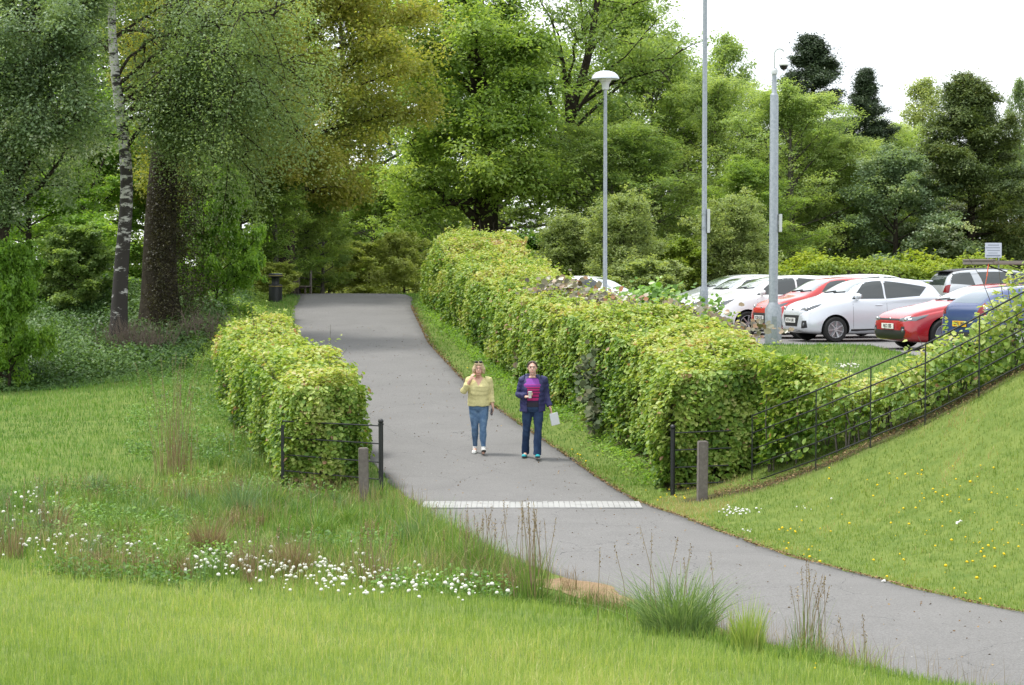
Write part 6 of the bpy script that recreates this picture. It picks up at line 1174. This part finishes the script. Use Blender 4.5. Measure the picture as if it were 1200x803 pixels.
# --- walker in yellow
def yellow():
    x, y = (561-600)/F*37.1, 37.1; z = float(pathz(37.1))+.047
    t = thing('person', 'woman in a yellow jumper, blue jeans and white trainers, one hand at her chin', 'person', (x, y, z)); t.scale = (1.0,)*3
    hc = Vector((.0, -.045, 1.535)); B = Geo()
    lh, rh = (.080, 0, .84), (-.080, 0, .84); lk, rk = (.075, -.11, .46), (-.070, -.01, .46); la, ra = (.085, -.145, .11), (-.07, .13, .12)
    person_legs(B, None, .84, lh, rh, lk, rk, la, ra, k=.84)
    ell(B, [(.80, 0, 0, .10, .08), (.84, 0, 0, .165, .115), (.92, 0, 0, .165, .115), (1.02, 0, 0, .14, .105), (1.15, 0, -.005, .155, .115), (1.26, 0, -.01, .165, .115), (1.34, 0, 0, .15, .085), (1.385, 0, .005, .09, .06)])
    B.tube([(0, .015, 1.34), (0, 0, 1.42), (0, -.02, 1.50)], [.058, .052, .052], 14)
    ls, rs_ = Vector((.165, 0, 1.335)), Vector((-.165, 0, 1.335)); le, lw = Vector((.225, .01, 1.08)), Vector((.255, -.07, .865)); re, rw = Vector((-.275, -.06, 1.13)), Vector((-.150, -.130, 1.345))
    for s_, e_, w_ in ((ls, le, lw), (rs_, re, rw)): B.tube([s_, s_.lerp(e_, .5), e_, e_.lerp(w_, .35), w_], [.055, .047, .038, .037, .025], 12)
    hand(B, lw, (.05, -.12, -.9), (-.9, -.2, -.1), .6, side=-1); hand(B, rw, (.40, .05, .9), (.5, .5, -.1), .6, side=-1)
    for an in (la, ra): B.tube([Vector(an)+Vector((0, 0, .03)), Vector(an)-Vector((0, 0, .045)), Vector(an)+Vector((0, -.14, -.075))], [.036, .036, .026], 10)
    face(B, hc); body = fuse('body', B, M_skin, t, .0085, 4); eyes(hc, t)
    # hair: chin-length bob
    g = Geo(); g.ball(hc+Vector((0, .03, .045)), (.094, .098, .092), 20, 14)
    for k in range(26):
        a = R(-40+260*k/25); c, s = math.cos(a), math.sin(a); top_ = hc+Vector((c*.06, .03+s*.07, .09)); mid = hc+Vector((c*.100, .028+s*.098, .0)); low = hc+Vector((c*.098, .03+s*.088, -.075+.012*math.sin(k*2.3))); g.tube([top_, mid, low], [.022, .026, .016], 8)
    for k in range(5): g.tube([hc+Vector((-.02+.02*k, .0, .13)), hc+Vector((-.055+.025*k, -.062, .105)), hc+Vector((-.080+.036*k, -.078, .075))], [.02, .016, .008], 8)
    fuse('hair', g, M_blond, t, .007, 2)
    g = Geo().tube([hc+Vector((-.092, .05, .10)), hc+Vector((-.088, -.02, .125)), hc+Vector((-.075, -.055, .135))], .005, 6).tube([hc+Vector((.092, .05, .10)), hc+Vector((.088, -.02, .125)), hc+Vector((.075, -.055, .135))], .005, 6)
    for s_ in (-1, 1): g.ball(hc+Vector((s_*.037, -.062, .132)), (.033, .012, .024), 12, 8)
    g.tube([hc+Vector((-.012, -.07, .137)), hc+Vector((.012, -.07, .137))], .004, 6); g.obj('sunglasses', M_smoke, t, True)
    # jumper
    g = Geo(); ell(g, [(.87, .005, -.01, .200, .150), (.91, .005, -.01, .197, .147), (1.0, .0, -.005, .188, .142), (1.12, 0, -.015, .19, .155), (1.22, 0, -.02, .195, .15), (1.30, 0, 0, .19, .115), (1.355, 0, .005, .15, .08), (1.385, 0, .01, .09, .06)], 24)
    for s_, e_, w_, fr in ((ls, le, lw, .72), (rs_, re, rw, .62)): w2 = e_.lerp(w_, fr); g.tube([s_-Vector((s_.x*.25, 0, 0)), s_, s_.lerp(e_, .5), e_, w2], [.075, .08, .070, .060, .053], 14)
    o = fuse('jumper', g, M_yel, t, .009, 6, fold=.0055)
    # skin of the V neck lies over the knit front
    gv = Geo(); V = [(-.085, -.058, 1.385), (.085, -.058, 1.385), (.0, -.152, 1.245), (0, -.11, 1.385), (0, -.135, 1.32), (-.045, -.118, 1.315), (.045, -.118, 1.315)]
    bm = bmesh.new(); bm.from_mesh(o.data); bv = BVHTree.FromBMesh(bm); P = []; nu, nv = 8, 10
    for j in range(nv+1):
        f_ = j/nv
        for i in range(nu+1):
            xx = (-1+2*i/nu)*(.085*(1-f_)+.002); h_ = bv.ray_cast(Vector((xx, -1, 1.392-f_*.15)), Vector((0, 1, 0))); q = h_[0] if h_[0] else Vector((xx, -.07, 1.392-f_*.15)); P.append((q.x, q.y-.004, q.z))
    bm.free(); gv.add(P, [(j*(nu+1)+i, j*(nu+1)+i+1, (j+1)*(nu+1)+i+1, (j+1)*(nu+1)+i) for j in range(nv) for i in range(nu)]); gv.obj('neckline', M_skin, t, True)
    g = Geo(); person_legs(g, None, .84, lh, rh, lk, rk, (la[0], la[1], .13), (ra[0], ra[1], .125), k=1.2); ell(g, [(.77, 0, 0, .12, .10), (.82, 0, .005, .185, .135), (.88, 0, 0, .185, .135), (.92, 0, 0, .175, .13)])
    fuse('jeans', g, M_denim, t, .009, 3, fold=.0028)
    shoe('trainer', la, (.08, -1, 0), M_shoe_w, M_sole, t, lift=.28); shoe('trainer', ra, (-.1, -1, 0), M_shoe_w, M_sole_w, t, lift=0)
    # sunglasses or phone held low in her left hand: a small dark case
    o = Geo().box((0, 0, 0), (.03, .07, .13)).obj('glasses_case', mat('case_grey', (.12, .11, .12), .4), None, bevel=.01, loc=Vector((x, y, z))+Vector((.235, -.095, .765))); o.rotation_euler = (R(15), 0, R(20)); tag(o, 'small dark case held low in the hand of the woman in yellow', 'case')
yellow()
def navy():
    x, y = (624.5-600)/F*36.6, 36.6; z = float(pathz(36.6))+.047; sc = 1.045
    t = thing('person', 'woman in an open navy jacket over a pink and purple striped top, teal trainers', 'person', (x, y, z)); t.scale = (sc,)*3
    hc = Vector((-.01, -.05, 1.545)); B = Geo(); lh, rh = (.09, 0, .86), (-.09, 0, .86); lk, rk = (.085, -.11, .48), (-.11, .0, .47); la, ra = (.075, -.16, .11), (-.13, .14, .12)
    person_legs(B, None, .86, lh, rh, lk, rk, la, ra)
    ell(B, [(.81, 0, 0, .11, .09), (.86, 0, 0, .17, .12), (.94, 0, 0, .17, .12), (1.04, 0, -.01, .15, .115), (1.16, 0, -.015, .16, .125), (1.27, 0, -.015, .165, .12), (1.35, 0, 0, .15, .085), (1.395, 0, .005, .09, .06)])
    B.tube([(0, .015, 1.35), (0, 0, 1.43), (-.005, -.02, 1.51)], [.060, .055, .053], 14)
    ls, rs_ = Vector((.17, .005, 1.345)), Vector((-.17, .005, 1.345)); le, lw = Vector((.235, .04, 1.09)), Vector((.295, -.06, .87)); re, rw = Vector((-.245, .01, 1.09)), Vector((-.115, -.19, 1.06))
    for s_, e_, w_ in ((ls, le, lw), (rs_, re, rw)): B.tube([s_, s_.lerp(e_, .5), e_, e_.lerp(w_, .35), w_], [.055, .047, .038, .037, .025], 12)
    hand(B, lw, (.25, -.25, -.9), (-.8, -.2, -.1), .7, side=-1); hand(B, rw, (.75, -.35, .15), (.2, -.3, .6), .75, side=-1)
    for an in (la, ra): B.tube([Vector(an)+Vector((0, 0, .03)), Vector(an)-Vector((0, 0, .045)), Vector(an)+Vector((0, -.14, -.075))], [.036, .036, .026], 10)
    face(B, hc); fuse('body', B, M_skin2, t, .0085, 4); eyes(hc, t)
    g = Geo(); g.ball(hc+Vector((0, .033, .040)), (.086, .092, .088), 20, 14); g.ball(hc+Vector((0, .11, .02)), (.04, .045, .045), 12, 10)
    for s_ in (-1, 1): g.tube([hc+Vector((s_*.01, -.045, .115)), hc+Vector((s_*.055, -.035, .085)), hc+Vector((s_*.080, .01, .03)), hc+Vector((s_*.070, .05, -.02))], [.014, .018, .018, .012], 8)
    fuse('hair', g, M_brown, t, .007, 2)
    # striped top
    g = Geo(); ell(g, [(.95, 0, -.01, .172, .13), (1.04, 0, -.015, .17, .135), (1.16, 0, -.022, .178, .15), (1.26, 0, -.022, .18, .145), (1.34, 0, 0, .165, .105), (1.385, 0, .005, .11, .075)], 24)
    m = bpy.data.materials.new('striped_knit'); m.use_nodes = True; n = m.node_tree; b = n.nodes['Principled BSDF']; b.inputs['Roughness'].default_value = .9; tc_ = n.nodes.new('ShaderNodeTexCoord'); sx = n.nodes.new('ShaderNodeSeparateXYZ'); n.links.new(tc_.outputs['Object'], sx.inputs[0])
    mr = n.nodes.new('ShaderNodeMapRange'); mr.inputs['From Min'].default_value = .95; mr.inputs['From Max'].default_value = 1.40; n.links.new(sx.outputs['Z'], mr.inputs[0]); cr = n.nodes.new('ShaderNodeValToRGB'); cr.color_ramp.interpolation = 'CONSTANT'
    pk_, dk_, pu = (.42, .02, .14, 1), (.03, .012, .05, 1), (.20, .045, .28, 1); sq = [(0, dk_), (.10, pk_), (.20, dk_), (.24, pk_), (.33, dk_), (.37, pk_), (.44, dk_), (.48, pk_), (.54, dk_), (.57, pk_), (.62, pu), (.68, (.32, .03, .2, 1)), (.71, pu), (.93, dk_)]
    e = cr.color_ramp.elements
    while len(e) < len(sq): e.new(.5)
    for q, (p_, c_) in zip(e, sq): q.position = p_; q.color = c_
    n.links.new(mr.outputs[0], cr.inputs[0]); n.links.new(cr.outputs[0], b.inputs['Base Color'])
    fuse('striped_top', g, m, t, .009, 4)
    g = Geo(); ell(g, [(.88, 0, 0, .180, .138), (.95, 0, -.005, .176, .136), (.99, 0, -.01, .170, .132)], 24); fuse('under_top', g, mat('dark_cloth', (.02, .018, .03), .8), t, .009, 2)
    # open jacket: shell with an opening at the front
    g = Geo(); rings = [(.80, 0, .01, .225, .165), (.90, 0, .01, .215, .16), (1.05, 0, .0, .205, .16), (1.2, 0, -.005, .212, .165), (1.30, 0, 0, .205, .14), (1.37, 0, .01, .16, .10), (1.405, 0, .02, .115, .085), (1.425, 0, .03, .125, .09)]; n_ = 26; V = []
    for z_, cx, cy, rx, ry in rings:
        op = R(30 if z_ < 1.3 else 34)
        for lay, dd in ((0, 0), (1, -.016)):
            for k in range(n_):
                a = -math.pi/2+op+(2*math.pi-2*op)*k/(n_-1); V.append((cx+(rx+dd)*math.cos(a), cy+(ry+dd)*math.sin(a), z_))
    Fs = []; st_ = 2*n_
    for i in range(len(rings)-1):
        for k in range(n_-1): Fs += [(i*st_+k, i*st_+k+1, (i+1)*st_+k+1, (i+1)*st_+k), (i*st_+n_+k, (i+1)*st_+n_+k, (i+1)*st_+n_+k+1, i*st_+n_+k+1)]
        for k in (0, n_-1): Fs.append((i*st_+k, (i+1)*st_+k, (i+1)*st_+n_+k, i*st_+n_+k))
    for i in (0, len(rings)-1):
        for k in range(n_-1): Fs.append((i*st_+k, i*st_+k+1, i*st_+n_+k+1, i*st_+n_+k))
    g.add(V, Fs)
    for s_, e_, w_, fr in ((ls, le, lw, .9), (rs_, re, rw, .85)): w2 = e_.lerp(w_, fr); g.tube([s_-Vector((s_.x*.15, 0, 0)), s_, s_.lerp(e_, .5), e_, w2], [.074, .082, .070, .062, .050], 14)
    fuse('jacket', g, M_jacket, t, .0075, 4, fold=.006)
    g = Geo(); 
    for (hp, kn, an) in ((lh, lk, la), (rh, rk, ra)): g.tube([Vector(hp), Vector(hp).lerp(Vector(kn), .5), Vector(kn), Vector(kn).lerp(Vector(an), .5), Vector((an[0], an[1]+.01, .065))], [.10, .086, .064, .066, .074], 14)
    ell(g, [(.79, 0, 0, .13, .11), (.84, 0, .005, .19, .14), (.90, 0, 0, .185, .138), (.95, 0, 0, .175, .13)]); fuse('jeans', g, M_denim2, t, .009, 3, fold=.003)
    shoe('trainer', la, (.05, -1, 0), M_teal, M_sole, t, lift=.12); shoe('trainer', ra, (-.15, -1, 0), M_teal, M_sole, t, lift=0)
    W = lambda p: Vector((x, y, z))+Vector(p)*sc
    c = Geo().lathe([(.026, 0), (.036, .105), (.039, .108), (.039, .116), (.02, .118)], 20).obj('takeaway_cup', M_card, None, True, loc=W((-.050, -.245, 1.045))); tag(c, 'white takeaway cup held at the waist by the woman in navy', 'cup')
    g = Geo().box((0, 0, -.13), (.155, .03, .22), taper=1.0); o = g.obj('paper_bag', M_paper, None, bevel=.006, loc=W((.345, -.12, .80))); o.rotation_euler = (0, R(-12), R(15)); tag(o, 'flat white bag hanging from the hand of the woman in navy', 'bag')
navy()
